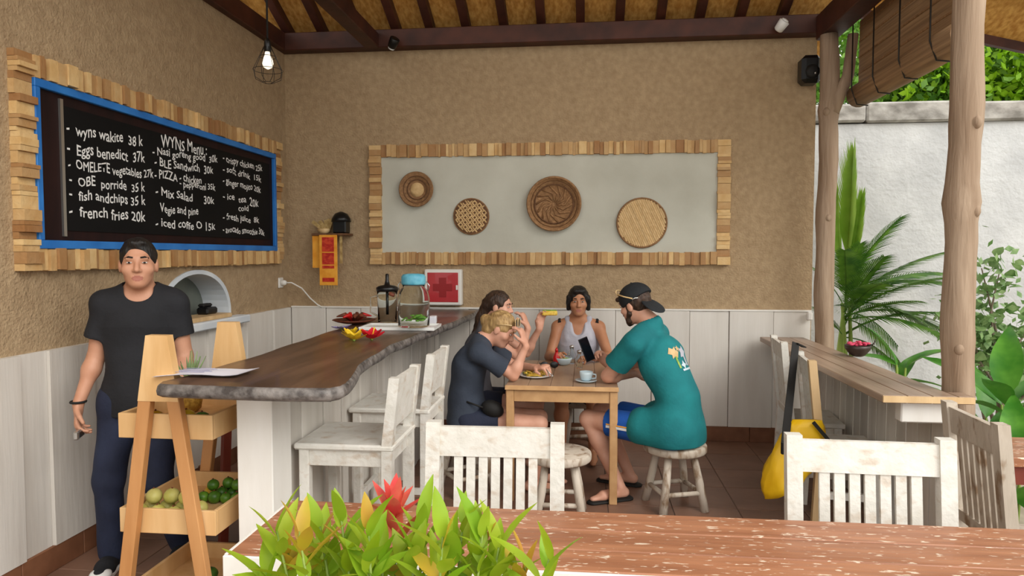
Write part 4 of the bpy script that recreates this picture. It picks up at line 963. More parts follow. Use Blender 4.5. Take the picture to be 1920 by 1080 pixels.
class Fig:
    """joints in metres (world); f = chest forward"""
    def __init__(s, J, w=1.0, hs=1.0, arm=1.0, leg=1.0):
        s.J = {k: V(v) for k, v in J.items() if k not in ('LH', 'RH')}; s.LH = J.get('LH'); s.RH = J.get('RH'); s.w = w; s.hs = hs; s.arm = arm; s.leg = leg
        j = s.J; hf = nz(j['hf']); hu = j.get('hu', V(0, 0, 1)); hr = nz(np.cross(hf, hu)); hu = np.cross(hr, hf); s.H = np.array([hr, hf, hu])
        s.cf = nz(j['cf']); s.pf = nz(j.get('pf', j['cf']))
        s.ms = (j['Ls'] + j['Rs']) / 2
    def h(s, x, y, z): return s.J['hd'] + (s.H.T @ (V(x, y, z) * s.hs))
    def torso(s, S, e=0.0, k=.05, lowr=None):
        j = s.J; w = s.w
        S.cap(j['pel'], j['bel'], (lowr or .150) * w + e, .132 * w + e, k, (s.pf, .76))
        S.cap(j['bel'], j['che'], .132 * w + e, .158 * w + e, k, (s.cf, .72))
        S.cap(j['che'], s.ms * .75 + j['che'] * .25, .155 * w + e, .105 * w + e, k, (s.cf, .66))
        S.cap(j['Ls'], j['Rs'], .054 * w ** .5 + e, None, .045)
        for a in 'LR': S.cap(j['nk'], j['nk'] * .35 + j[a + 's'] * .65, .046 + e, .044 + e, .05)
    def hand(s, S, wr, spec):
        d, n, curl, thumb = nz(spec[0]), V(spec[1]), spec[2], spec[3]
        n = nz(n - d * np.dot(n, d)); sd = np.cross(d, n) * thumb      # thumb side
        r = .0088 * s.arm ** .3
        S.cap(wr, wr + d * .03, .026, .030, .015, (n, .7)); S.cap(wr + d * .025, wr + d * .085, .034, .041, .012, (n, .42))
        for i, (o, L) in enumerate(((.031, .072), (.0105, .082), (-.0105, .076), (-.031, .058))):
            p = wr + d * (.086 - .004 * abs(i - 1.3)) + sd * o; a = 0
            for seg in range(3):
                a += curl * (.75 if seg == 0 else 1.0) * (1 + .06 * i); l = L * (.44, .32, .24)[seg]
                q = p + (d * math.cos(a) + n * math.sin(a)) * l; S.cap(p, q, r * (1 - .06 * seg), r * (1 - .06 * (seg + 1)), .004); p = q
        p = wr + d * .028 + sd * .028; q = p + nz(d * .62 + sd * .6 + n * .35) * .042; S.cap(p, q, .013, .0105, .012)
        S.cap(q, q + nz(d * .8 + sd * .15 + n * (.2 + curl * .5)) * .034, .0102, .0085, .006)
    def body(s, name, m, label, cat='person', shoes=False):
        S = Sdf(.0046); j = s.J; A = s.arm; L = s.leg
        s.torso(S, -.004)
        S.cap(j['Lh'], j['Rh'], .098 * s.w, None, .05)
        for a in 'LR':
            S.cap(j[a + 's'], j[a + 'e'], .049 * A, .038 * A, .03); S.cap(j[a + 'e'], j[a + 'w'], .040 * A, .0255 * A, .015)
            m_ = j[a + 'e'] * .75 + j[a + 'w'] * .25; S.ell(m_, (.041 * A,) * 3, k=.03)
            S.cap(j[a + 'h'], j[a + 'k'], .088 * L, .055 * L, .04); S.cap(j[a + 'k'], j[a + 'a'], .054 * L, .035 * L, .02)
            kd = j[a + 'k'] * .68 + j[a + 'a'] * .32; bk = -nz(j[a + 't'] - V(0, 0, j[a + 't'][2])); S.ell(kd + bk * .014, (.055 * L,) * 3, k=.04)
            t = nz(j[a + 't']); an = j[a + 'a']
            S.cap(an + V(0, 0, -.035) - t * .03, an + V(0, 0, -.038) + t * .12, .033, .030, .02); S.cap(an + t * .12 + V(0, 0, -.046), an + t * .19 + V(0, 0, -.056), .034, .022, .02, (V(0, 0, 1), .7))
        for sp, a in ((s.LH, 'L'), (s.RH, 'R')):
            if sp is not None: s.hand(S, j[a + 'w'], sp)
        # head
        R = s.H; hs = s.hs
        S.cap(j['nk'] - s.cf * .005, s.h(0, -.022, -.055), .056 * hs, .053 * hs, .03)
        S.ell(s.h(0, -.014, .026), V(.074, .094, .088) * hs, R, .02)
        S.ell(s.h(0, .022, -.042), V(.060, .070, .074) * hs, R, .03)
        S.ell(s.h(0, .062, -.088), V(.030, .026, .020) * hs, R, .025)
        for x in (-1, 1):
            S.ell(s.h(x * .040, .056, -.022), V(.026, .026, .024) * hs, R, .02)
            S.ell(s.h(x * .074, -.006, -.008), V(.010, .020, .032) * hs, R, .008)
        S.cap(s.h(-.036, .076, .030), s.h(.036, .076, .030), .012 * hs, None, .015)
        for x in (-1, 1): S.ell(s.h(x * .031, .097, .010), V(.017, .014, .010) * hs, R, .012, op='s')
        S.cap(s.h(0, .084, .016), s.h(0, .103, -.022), .0075 * hs, .0125 * hs, .012)
        for x in (-1, 1): S.ell(s.h(x * .013, .092, -.027), V(.008, .010, .007) * hs, R, .006)
        S.cap(s.h(-.020, .082, -.0545), s.h(.020, .082, -.0545), .0075 * hs, None, .006); S.cap(s.h(-.016, .082, -.067), s.h(.016, .082, -.067), .008 * hs, None, .006)
        S.cap(s.h(-.024, .093, -.0607), s.h(.024, .093, -.0607), .0025 * hs, None, .004, op='s')
        hd = j['hd']
        def mf(P):
            q = (P - hd) @ R.T / hs
            return (((q[:, 0] / .024) ** 2 + ((q[:, 2] + .0607) / .0125) ** 2 < 1) & (q[:, 1] > .078)).astype(int)
        o = link(name, S.mesh(name, [m, MT['lip']], matf=mf)); tag(o, label, cat)
        Rm = Matrix(R).transposed()
        for x in (-1, 1):
            eo = MB().ball((0, 0, 0), (.0125 * hs, .0072 * hs, .0046 * hs), 12, M=Rm.to_4x4()).build('eye', MT['eyewhite'], o, tuple(s.h(x * .031, .0812, .010)))
            MB().ball((0, 0, 0), (.0056 * hs, .0035 * hs, .0045 * hs), 10, M=Rm.to_4x4()).build('iris', MT['iris'], eo, tuple(s.H.T @ V(0, .0052 * hs, 0)))
        s.o = o; return o
    def brows(s, m):
        for x in (-1, 1): MB().tube([tuple(s.h(x * .015, .0890, .033)), tuple(s.h(x * .032, .0880, .036)), tuple(s.h(x * .048, .076, .030))], [.0042, .005, .003], 6).build('eyebrow', m, s.o)
    def shirt(s, m, name='shirt', sleeve=.6, ease=.014, hem=None, low=.165, folds=.0028, sl_r=(.062, .066), neck=.072, drop=0, sleeves='LR', extra=None):
        S = Sdf(.0052); j = s.J
        s.torso(S, ease, .05, low)
        if hem is not None: S.cap(j['pel'], hem[0], low * s.w + ease, hem[1], .05, (s.pf, .78))
        for a in sleeves: S.cap(j[a + 's'], j[a + 's'] + (j[a + 'e'] - j[a + 's']) * sleeve, sl_r[0] * s.arm ** .5, sl_r[1] * s.arm ** .5, .03, end=True)
        if extra: extra(S)
        S.cap(j['nk'] + s.cf * .01 + V(0, 0, .008), s.h(0, 0, -.02), neck, neck * 1.05, .008, op='s')
        S.ell(j['nk'] + s.cf * (.055 + drop * .3) + V(0, 0, .0 - drop * .35), (neck * .85, neck * .85, .055 + drop), None, .01, op='s')
        if hem is not None: S.cut(hem[0], hem[2])
        for a in sleeves: pass
        return link(name, S.mesh(name, m, folds, 26, seed=len(name)), None, s.o)
    def pants(s, m, name, frac=(.55, .55), e=.016, low=False, folds=.002, shin_r=.07, hip=.008):
        S = Sdf(.0052); j = s.J
        S.cap(j['Lh'], j['Rh'], .098 * s.w + hip, None, .05); S.cap(j['pel'], j['pel'] * .7 + j['bel'] * .3, .142 * s.w + e * .6, .13 * s.w + e * .4, .05, (s.pf, .76))
        for a, fr in zip('LR', frac):
            p = j[a + 'h'] + (j[a + 'k'] - j[a + 'h']) * min(1, fr); S.cap(j[a + 'h'], p, .090 * s.leg + hip, (.088 - .024 * min(1, fr)) * s.leg + e, .04, end=not low)
            if low: S.cap(j[a + 'k'], j[a + 'a'] + V(0, 0, .0), .060 * s.leg + e * .7, shin_r, .03)
        return link(name, S.mesh(name, m, folds, 30, seed=3), None, s.o)
    def hair(s, m, fn, name='hair', res=.0045, folds=.0022):
        S = Sdf(res); fn(S, s); return link(name, S.mesh(name, m, folds, 120, seed=5), None, s.o)
def local(me_world_obj): return me_world_obj
def bvh_of(o):
    me = o.data; return BVHTree.FromPolygons([v.co.copy() for v in me.vertices], [tuple(p.vertices) for p in me.polygons])
def decal(bv, parent, c, u, v, n, pts, m, name, off=.003, sub=6):
    """polygon pts (a,b) in the u,v frame wrapped on to the cloth"""
    bm = bmesh.new(); vs_ = [bm.verts.new((a, b, 0)) for a, b in pts]; bm.faces.new(vs_)
    bmesh.ops.triangulate(bm, faces=bm.faces[:]); 
    for _ in range(2): bmesh.ops.subdivide_edges(bm, edges=bm.edges[:], cuts=1, use_grid_fill=True)
    c, u, v, n = Vector(c), Vector(u).normalized(), Vector(v).normalized(), Vector(n).normalized()
    for x in bm.verts:
        p = c + u * x.co.x + v * x.co.y; hit = bv.ray_cast(p + n * .25, -n, .6)
        x.co = (hit[0] + n * off) if hit[0] else p
    me = bpy.data.meshes.new(name); bm.to_mesh(me); bm.free()
    return link(name, me, m, parent)
# ---------------------------------------------------------------- waiter standing by the left wall
def shoe(fig, a, upper, sole_m, h=.075):
    j = fig.J; an = j[a + 'a']; t = nz(j[a + 't']); fl = an * V(1, 1, 0)
    S = Sdf(.0045); S.cap(fl - t * .045 + V(0, 0, .05), fl + t * .10 + V(0, 0, .045), .044, .042, .02); S.cap(fl + t * .10 + V(0, 0, .04), fl + t * .165 + V(0, 0, .034), .045, .036, .02); S.cap(fl + V(0, 0, .06), fl - t * .01 + V(0, 0, .10), .045, .044, .02)
    S.cut((0, 0, .018), (0, 0, -1)); o = link('shoe', S.mesh('shoe', upper), None, fig.o)
    S = Sdf(.0045); S.cap(fl - t * .048 + V(0, 0, .012), fl + t * .17 + V(0, 0, .012), .048, .045, .01); S.cut((0, 0, .026), (0, 0, 1)); S.cut((0, 0, .001), (0, 0, -1))
    link('sole', S.mesh('sole', sole_m), None, o)
    S = Sdf(.0045); S.ell(fl + t * .155 + V(0, 0, .036), (.050, .050, .030), None, .01); S.cut((0, 0, .02), (0, 0, -1)); link('toe_cap', S.mesh('toe_cap', sole_m), None, o)
    for i in range(4): c = fl + t * (.055 + i * .022) + V(0, 0, .087 - i * .006); r_ = np.cross(t, V(0, 0, 1)); MB().tube([tuple(c - r_ * .022), tuple(c + V(0, 0, .004)), tuple(c + r_ * .022)], .003, 6).build('lace', sole_m, o)
W_ = Fig(dict(pel=(-2.205, 3.19, .90), bel=(-2.205, 3.185, 1.05), che=(-2.205, 3.19, 1.22), nk=(-2.205, 3.205, 1.40), hd=(-2.185, 3.165, 1.530), hf=(.50, -.86, -.02), hu=(.0, 0, 1), cf=(.45, -.9, 0),
    Ls=(-2.068, 3.266, 1.335), Rs=(-2.342, 3.134, 1.335), Le=(-2.035, 3.295, 1.06), Re=(-2.395, 3.125, 1.07), Lw=(-1.995, 3.20, .86), Rw=(-2.420, 3.03, .86),
    Lh=(-2.125, 3.23, .86), Rh=(-2.285, 3.15, .86), Lk=(-2.10, 3.14, .47), Rk=(-2.335, 3.11, .47), La=(-2.09, 3.32, .085), Ra=(-2.365, 3.16, .085), Lt=(.4, -.9, 0), Rt=(.3, -.95, 0),
    RH=((.05, -.1, -1), (.85, .45, .1), .5, 1), LH=((.1, -.5, -.8), (-.9, -.4, 0), .35, -1)), .95, 1.06, 1.0, .97)
W_.body('person', MT['skin_tan'], 'standing person in black t-shirt and navy jeans beside the fruit stand')
W_.shirt(MT['tee_black'], sleeve=.62, hem=(V(-2.205, 3.19, .79), .168, (0, 0, -1)), low=.160, sl_r=(.056, .068), folds=.0045)
W_.pants(MT['denim'], 'jeans', (1, 1), .008, True, .0025, .062)
for a in 'LR': shoe(W_, a, MT['tee_black'], MT['ceramic'])
W_.brows(MT['hair_black'])
def hr_short(S, f):
    S.ell(f.h(0, -.018, .034), V(.079, .096, .090) * f.hs, f.H, .01); S.ell(f.h(0, .030, .098), V(.050, .045, .022) * f.hs, f.H, .02)
    S.ell(f.h(0, .112, .0), V(.074, .085, .082) * f.hs, f.H, .010, op='s'); S.cut(f.h(0, -.06, -.055), f.H.T @ V(0, .35, -1)); S.ell(f.h(0, .06, -.08), V(.09, .1, .09) * f.hs, f.H, .01, op='s')
W_.hair(MT['hair_black'], hr_short)
wr = W_.J['Rw']; MB().tube([tuple(wr + V(.032 * math.cos(t), .032 * math.sin(t), .012)) for t in np.linspace(0, 6.283, 17)], .006, 6, cap=False).build('bracelet', MT['rubber'], W_.o)
rc = empty('remote_control', tuple(wr + V(.035, -.045, -.13)), .4, 'small grey remote held by the standing person', 'remote')
MB().box(-.012, .012, -.05, .05, -.02, .02, bev=.006).build('case', MT['steel'], rc); MB().box(.012, .0135, -.03, .03, -.012, .012).build('buttons', MT['black'], rc)
# ---------------------------------------------------------------- man in teal
Dm = Fig(dict(pel=(.57, 4.33, .50), bel=(.575, 4.33, .68), che=(.485, 4.40, .90), nk=(.415, 4.44, 1.135), hd=(.315, 4.48, 1.255), hf=(-.74, .56, -.30), hu=(-.25, .1, 1), cf=(-.86, .46, -.22), pf=(-.88, .47, 0),
    Ls=(.300, 4.27, 1.035), Rs=(.470, 4.61, 1.045), Le=(.145, 4.415, .800), Re=(.36, 4.82, .82), Lw=(.305, 4.60, .785), Rw=(.150, 4.68, .835),
    Lh=(.515, 4.245, .485), Rh=(.61, 4.42, .485), Lk=(.02, 4.50, .50), Rk=(.11, 4.74, .50), La=(.225, 4.40, .085), Ra=(.30, 4.70, .085), Lt=(-.75, -.35, 0), Rt=(-.9, .3, 0),
    LH=((.65, .75, .02), (-.3, .3, -1), .3, -1), RH=((-.62, -.3, .72), (-.2, -.85, -.25), .75, 1)), 1.10, 1.04, 1.12, 1.02)
Dm.body('person', MT['skin_fair'], 'seated person in teal t-shirt and backwards black cap looking at a phone')
tee = Dm.shirt(MT['tee_teal'], sleeve=.66, low=.172, hem=(V(.585, 4.32, .415), .195, (0, 0, -1)), sl_r=(.068, .080), folds=.005, neck=.070, extra=lambda S: [S.cap(Dm.J[a + 'h'] + V(0, 0, .012), Dm.J[a + 'h'] * .72 + Dm.J[a + 'k'] * .28 + V(0, 0, .012), .134, .126, .06) for a in 'LR'])
shr = Dm.pants(MT['shorts_blue'], 'shorts', (.74, .74), .018, False, .002)
Dm.brows(MT['hair_brown'])
def hr_d(S, f):
    S.ell(f.h(0, -.02, .02), V(.080, .096, .088) * f.hs, f.H, .01); S.ell(f.h(0, .115, -.02), V(.1, .085, .12) * f.hs, f.H, .01, op='s'); S.cut(f.h(0, -.03, -.055), (0, 0, -1))
    for x in (-1, 1): S.cap(f.h(x * .066, .012, -.005), f.h(x * .058, .020, -.048), .011, .014, .015); S.cap(f.h(x * .058, .020, -.048), f.h(x * .042, .048, -.086), .014, .018, .02); S.cap(f.h(x * .042, .048, -.086), f.h(0, .072, -.098), .018, .020, .02)
    S.cap(f.h(-.025, .086, -.045), f.h(.025, .086, -.045), .006, None, .01)
    S.cap(f.h(-.03, .088, .06), f.h(.03, .088, .06), .018, None, .02)
Dm.hair(MT['hair_brown'], hr_d)
def cap_d(S, f):
    S.ell(f.h(0, -.018, .040), V(.093, .110, .094) * f.hs, f.H, .01); S.cut(f.h(0, 0, .012), f.H.T @ V(0, -.35, -1)); S.ell(f.h(0, .12, .02), V(.07, .06, .045) * f.hs, f.H, .01, op='s')
    S.ell(f.h(0, -.122, -.038), V(.080, .080, .012) * f.hs, np.array(Matrix.Rotation(-.85, 3, Vector((1, 0, 0)))) @ f.H, .012)
cp = Dm.hair(MT['cap'], cap_d, 'cap', .0045, 0); MB().ball(tuple(Dm.h(0, -.018, .131)), .008, 8).build('button', MT['cap'], cp)
MB().tube([tuple(Dm.h(-.086, -.045, .030)), tuple(Dm.h(-.080, -.066, .034)), tuple(Dm.h(-.070, -.080, .030))], .003, 6).build('emblem', MT['white'], cp)
g = tag(empty('sunglasses', tuple(Dm.h(0, .02, .10))), 'white framed sunglasses pushed up on the black cap', 'sunglasses')
def gl(x, y, z): return tuple(Dm.h(x, y, z) - Dm.h(0, .02, .10))
for sx in (-1, 1):
    MB().tube([gl(sx * .086, .045, .088), gl(sx * .097, .0, .062), gl(sx * .096, -.055, .035)], .0045, 6).build('arm', MT['cream'], g)
    MB().tube([gl(sx * (.045 + .032 * math.cos(t)), .068 - .01 * abs(math.cos(t)), .098 + .018 * math.sin(t)) for t in np.linspace(0, 6.283, 13)], .004, 6, cap=False).build('rim', MT['cream'], g)
MB().tube([gl(-.014, .07, .105), gl(.014, .07, .105)], .004, 6).build('bridge', MT['cream'], g)
bv = bvh_of(tee); bn = Vector((.86, -.50, .25)).normalized(); bu = Vector((.50, .86, 0)); bvv = bn.cross(bu)
if bvv.z < 0: bvv = -bvv
bc = Vector((.60, 4.30, .93))
def dec(cx, cy, pts, m, nm='print'): decal(bv, tee, bc + bu * cx + bvv * cy, bu, bvv, bn, pts, m, nm)
def star(r, n, q=.45): return [((r if i % 2 == 0 else r * q) * math.cos(i * math.pi / n), (r if i % 2 == 0 else r * q) * math.sin(i * math.pi / n)) for i in range(2 * n)]
dec(-.055, .055, star(.042, 6, .55), MT['cream'], 'palm_print'); dec(-.012, .075, star(.022, 5), MT['cream'], 'palm_print')
dec(.035, .045, star(.045, 5, .6), MT['tank_grey'], 'figure_print'); dec(-.045, .0, [(-.006, -.045), (.01, -.045), (.004, .03), (-.012, .03)], MT['greens'], 'stem_print')
dec(.0, -.03, star(.03, 4, .5), MT['ceramic_blue'], 'wave_print'); dec(.03, -.06, [(-.06, -.006), (.055, -.006), (.055, .006), (-.06, .006)], MT['ceramic_blue'], 'script_print')
dec(.045, .0, [(-.012, -.04), (.012, -.04), (.008, .03), (-.014, .03)], MT['tank_grey'], 'figure_print')
bs = bvh_of(shr); tn = Vector((-.30, -.95, .15)).normalized(); td = (Vector(Dm.J['Lk']) - Vector(Dm.J['Lh'])).normalized(); tv = tn.cross(td)
if tv.z < 0: tv = -tv
tc_ = Vector(Dm.J['Lh']).lerp(Vector(Dm.J['Lk']), .56)
decal(bs, shr, tc_ - tv * .018, td, tv, tn, [(-.09, -.008), (.09, -.008), (.09, .008), (-.09, .008)], MT['ceramic'], 'stripe'); decal(bs, shr, tc_ - tv * .003, td, tv, tn, [(-.09, -.004), (.09, -.004), (.09, .004), (-.09, .004)], MT['cloth_or'], 'stripe')
decal(bs, shr, tc_ + tv * .03 + td * .05, td, tv, tn, star(.012, 4), MT['ceramic'], 'emblem')
for a in 'LR':
    an = Dm.J[a + 'a'] * V(1, 1, 0); t = nz(Dm.J[a + 't']); S = Sdf(.0045); S.cap(an - t * .05 + V(0, 0, .008), an + t * .19 + V(0, 0, .008), .043, .042, .01, (V(0, 0, 1), .35)); S.cut((0, 0, .001), (0, 0, -1)); o = link('flip_flop', S.mesh('flip_flop', MT['rubber']), None, Dm.o)
hw_ = Dm.J['Rw']; ph = empty('phone', tuple(atY(1100, 655, 4.585)), 0, 'dark phone held up by the person in teal', 'phone')
axl = Vector((-.36, .05, .93)).normalized(); axn = Vector((.55, -.80, .25)); axn = (axn - axl * axn.dot(axl)).normalized(); axw = axl.cross(axn)
PM = Matrix((axw, axl, axn)).transposed().to_4x4()
MB().box(-.038, .038, -.080, .080, -.0045, .0045, PM, bev=.003).build('case', MT['black'], ph); MB().box(-.034, .034, -.074, .074, .0046, .0052, PM).build('screen', MT['screen'], ph)
MB().box(.012, .03, .05, .072, -.0065, -.0046, PM).build('camera_bump', MT['steel'], ph)
# ---------------------------------------------------------------- woman in navy
Am = Fig(dict(pel=(-.78, 4.50, .50), bel=(-.795, 4.50, .66), che=(-.765, 4.50, .84), nk=(-.675, 4.50, 1.005), hd=(-.555, 4.50, 1.085), hf=(.83, -.14, -.54), hu=(.55, -.05, .83), cf=(.93, -.05, -.36), pf=(1, 0, 0),
    Ls=(-.685, 4.65, .955), Rs=(-.685, 4.345, .945), Le=(-.50, 4.76, .80), Re=(-.465, 4.40, .795), Lw=(-.345, 4.60, .815), Rw=(-.385, 4.41, .985),
    Lh=(-.76, 4.58, .48), Rh=(-.76, 4.42, .48), Lk=(-.31, 4.61, .475), Rk=(-.30, 4.46, .47), La=(-.33, 4.64, .085), Ra=(-.34, 4.46, .085), Lt=(1, 0, 0), Rt=(1, -.1, 0),
    RH=((-.28, .15, .95), (-.85, .2, -.3), .45, 1), LH=((.75, -.5, .15), (-.2, .3, -1), .6, -1)), .92, .98, .90, .98)
Am.body('person', MT['skin_fair'], 'seated person in slate navy t-shirt bent over noodles, blond hair tied back')
Am.shirt(MT['tee_navy'], sleeve=.72, low=.165, hem=(V(-.79, 4.50, .46), .175, (0, 0, -1)), sl_r=(.060, .072), folds=.005)
Am.pants(MT['shorts_navy'], 'shorts', (.42, .42), .014, False)
Am.brows(MT['hair_blond'])
def hr_a(S, f):
    S.ell(f.h(0, -.018, .030), V(.081, .100, .092) * f.hs, f.H, .01); S.cap(f.h(0, -.06, -.05), f.h(0, -.03, -.09), .058, .046, .03); S.ell(f.h(0, .118, -.03), V(.078, .095, .098) * f.hs, f.H, .012, op='s'); S.ell(f.h(0, .07, -.11), V(.09, .095, .075) * f.hs, f.H, .012, op='s'); S.ell(f.h(0, -.120, -.01), V(.038, .044, .040) * f.hs, f.H, .03)
Am.hair(MT['hair_blond'], hr_a)
ga = empty('sunglasses', tuple(Am.h(0, .05, .10)), 0, 'pale sunglasses pushed up on the blond hair', 'sunglasses')
def glA(x, y, z): return tuple(Am.h(x, y, z) - Am.h(0, .05, .10))
for sx in (-1, 1):
    MB().tube([glA(sx * .072, .062, .075), glA(sx * .084, .02, .055), glA(sx * .082, -.03, .02)], .0035, 6).build('arm', MT['cream'], ga)
    MB().lathe([(.026, 0), (.028, .002), (.026, .004)], 14, glA(sx * .036, .070, .098), M=(Matrix(Am.H).transposed() @ Matrix.Rotation(-1.0, 3, 'X')).to_4x4()).build('lens', MT['screen'], ga)
    MB().tube([tuple(Vector(glA(sx * .036, .070, .098)) + (Matrix(Am.H).transposed() @ Matrix.Rotation(-1.0, 3, 'X')) @ Vector((.028 * math.cos(t), .028 * math.sin(t), .002))) for t in np.linspace(0, 6.283, 13)], .003, 5, cap=False).build('rim', MT['cream'], ga)
wbag = empty('waist_bag', (-.60, 4.385, .575), .1, 'black waist bag on the hip of the person in navy', 'bag')
MB().ball((0, 0, 0), (.078, .05, .056), 14, M=Matrix.Rotation(.4, 4, 'Y')).build('pouch', MT['rubber'], wbag); MB().tube([(-.06, -.045, .02), (-.16, -.02, .05), (-.2, .06, .06)], .006, 6).build('belt', MT['rubber'], wbag)
fk = empty('fork', tuple(Am.J['Lw'] + V(.06, -.055, .005)), 0, 'steel fork lifting noodles above the plate', 'fork')
MB().tube([(-.02, .01, .03), (.03, -.03, -.005), (.06, -.06, -.03)], .003, 6).build('shaft', MT['steel'], fk)
for i in range(3): MB().tube([(.055 + i * .003, -.058, -.028), (.07 + i * .004, -.075 + i * .004, -.04)], .0014, 5).build('tine', MT['steel'], fk)
# ---------------------------------------------------------------- long haired woman
Bm = Fig(dict(pel=(-.82, 5.06, .51), bel=(-.82, 5.06, .68), che=(-.785, 5.05, .87), nk=(-.715, 5.05, 1.065), hd=(-.635, 5.04, 1.190), hf=(.96, -.22, -.12), hu=(.12, 0, 1), cf=(.96, -.08, -.2), pf=(1, 0, 0),
    Ls=(-.715, 5.20, 1.005), Rs=(-.715, 4.90, 1.005), Le=(-.45, 5.20, .83), Re=(-.47, 4.90, .825), Lw=(-.345, 5.14, 1.02), Rw=(-.415, 4.93, 1.045),
    Lh=(-.80, 5.14, .485), Rh=(-.80, 4.98, .485), Lk=(-.36, 5.14, .48), Rk=(-.36, 4.98, .48), La=(-.36, 5.16, .085), Ra=(-.38, 4.98, .085), Lt=(1, 0, 0), Rt=(1, 0, 0),
    RH=((-.35, .25, .9), (-.8, .2, -.2), .45, 1), LH=((.12, .05, .98), (.6, -.6, 0), .5, -1)), .90, .98, .88, .95)
Bm.body('person', MT['skin_fair'], 'seated person with long dark hair eating toast in profile')
Bm.shirt(MT['tee_grey'], sleeve=.35, low=.160, hem=(V(-.82, 5.06, .47), .17, (0, 0, -1)), sl_r=(.058, .062))
Bm.pants(MT['shorts_navy'], 'shorts', (.45, .45), .012)
Bm.brows(MT['hair_brown'])
def hr_b(S, f):
    S.ell(f.h(0, -.020, .032), V(.083, .102, .094) * f.hs, f.H, .01); S.ell(f.h(0, .118, -.015), V(.1, .085, .105) * f.hs, f.H, .012, op='s'); S.cut(f.h(0, 0, -.06), (.3, 0, -1))
    S.cap(f.h(0, -.09, .0), f.h(0, -.125, -.11), .055, .048, .03); S.cap(f.h(0, -.125, -.11), f.h(.02, -.165, -.26), .048, .028, .03); S.cap(f.h(.02, -.165, -.26), f.h(.03, -.18, -.34), .028, .010, .02)
Bm.hair(MT['hair_brown'], hr_b)
ts_ = empty('toast_slice', tuple(atY(1030, 586, 5.12)), .2, 'piece of golden toast held up by the long haired person', 'toast')
MB().box(-.055, .06, -.012, .012, -.022, .012, bev=.006).build('bread', MT['food'], ts_); MB().box(-.05, .055, -.010, .010, .0125, .02, bev=.003).build('topping', MT['greens'], ts_)
# ---------------------------------------------------------------- person in grey tank top
Cm = Fig(dict(pel=(-.06, 5.64, .51), bel=(-.06, 5.64, .68), che=(-.06, 5.62, .86), nk=(-.06, 5.60, 1.065), hd=(-.06, 5.565, 1.198), hf=(.05, -.99, -.08), hu=(0, -.05, 1), cf=(.02, -.99, -.12), pf=(0, -1, 0),
    Ls=(.105, 5.61, .985), Rs=(-.225, 5.61, .985), Le=(.185, 5.44, .765), Re=(-.285, 5.44, .765), Lw=(.07, 5.25, .790), Rw=(-.225, 5.22, .800),
    Lh=(.02, 5.62, .485), Rh=(-.14, 5.62, .485), Lk=(.06, 5.22, .47), Rk=(-.18, 5.22, .47), La=(.06, 5.24, .085), Ra=(-.18, 5.24, .085), Lt=(0, -1, 0), Rt=(0, -1, 0),
    LH=((-.75, -.6, .05), (0, .2, -1), .4, -1), RH=((.15, -.95, .2), (.5, .2, -.7), .75, 1)), .98, 1.0, .98, 1.0)
Cm.body('person', MT['skin_bronze'], 'seated person facing out in pale grey tank top with short dark hair')
def straps(S):
    j = Cm.J
    for sx in (-1, 1): S.cap((-.06 + sx * .085, 5.60 - .06, .96), (-.06 + sx * .085, 5.60, 1.055), .03, .026, .02, (V(0, 1, 0), .8))
S = Sdf(.0052); j = Cm.J
S.cap(j['pel'], j['bel'], .165, .150, .05, (Cm.pf, .80)); S.cap(j['bel'], j['che'], .150, .168, .05, (Cm.cf, .76)); S.cap(j['che'], (-.06, 5.61, .93), .166, .135, .05, (Cm.cf, .76))
for sx in (-1, 1): S.cap((-.06 + sx * .082, 5.535, .90), (-.06 + sx * .085, 5.585, 1.055), .034, .022, .02); S.cap((-.06 + sx * .085, 5.585, 1.055), (-.06 + sx * .08, 5.67, .95), .022, .034, .02)
S.cap((-.06, 5.48, 1.02), (-.06, 5.47, .90), .062, .010, .01, op='s'); S.cap((-.06, 5.56, 1.10), (-.06, 5.50, .98), .062, .052, .01, op='s')
link('tank_top', S.mesh('tank_top', MT['tank_grey'], .002, 30), None, Cm.o)
for sx in (-1, 1): MB().tube([(-.06 + sx * .150, 5.565, 1.025), (-.06 + sx * .152, 5.61, 1.042), (-.06 + sx * .150, 5.655, 1.025)], [.014, .016, .014], 8).build('strap', MT['strap'], Cm.o)
Cm.pants(MT['shorts_navy'], 'shorts', (.6, .6), .014)
Cm.brows(MT['hair_black'])
def hr_c(S, f):
    S.ell(f.h(0, -.018, .034), V(.084, .102, .094) * f.hs, f.H, .01); S.ell(f.h(0, .035, .090), V(.06, .05, .03) * f.hs, f.H, .02)
    for x in (-1, 1): S.cap(f.h(x * .072, .02, .03), f.h(x * .080, .01, -.055), .028, .018, .02)
    S.cap(f.h(-.05, -.07, -.05), f.h(.05, -.07, -.05), .035, None, .02)
    S.ell(f.h(-.012, .116, .0), V(.058, .085, .082) * f.hs, f.H, .012, op='s'); S.ell(f.h(0, .07, -.1), V(.066, .1, .07) * f.hs, f.H, .012, op='s'); S.cut(f.h(0, 0, -.085), (0, 0, -1))
Cm.hair(MT['hair_black'], hr_c)
rb = empty('sauce_bottle', (-.215, 5.115, .752), 0, 'small red sauce bottle in the hand of the person in grey', 'bottle')
MB().lathe([(.02, 0), (.026, .006), (.026, .06), (.014, .085), (.010, .105)], 16).build('bottle', MT['ketchup'], rb); MB().lathe([(.012, .10), (.012, .115), (.004, .13)], 12).build('nozzle', MT['ketchup'], rb)
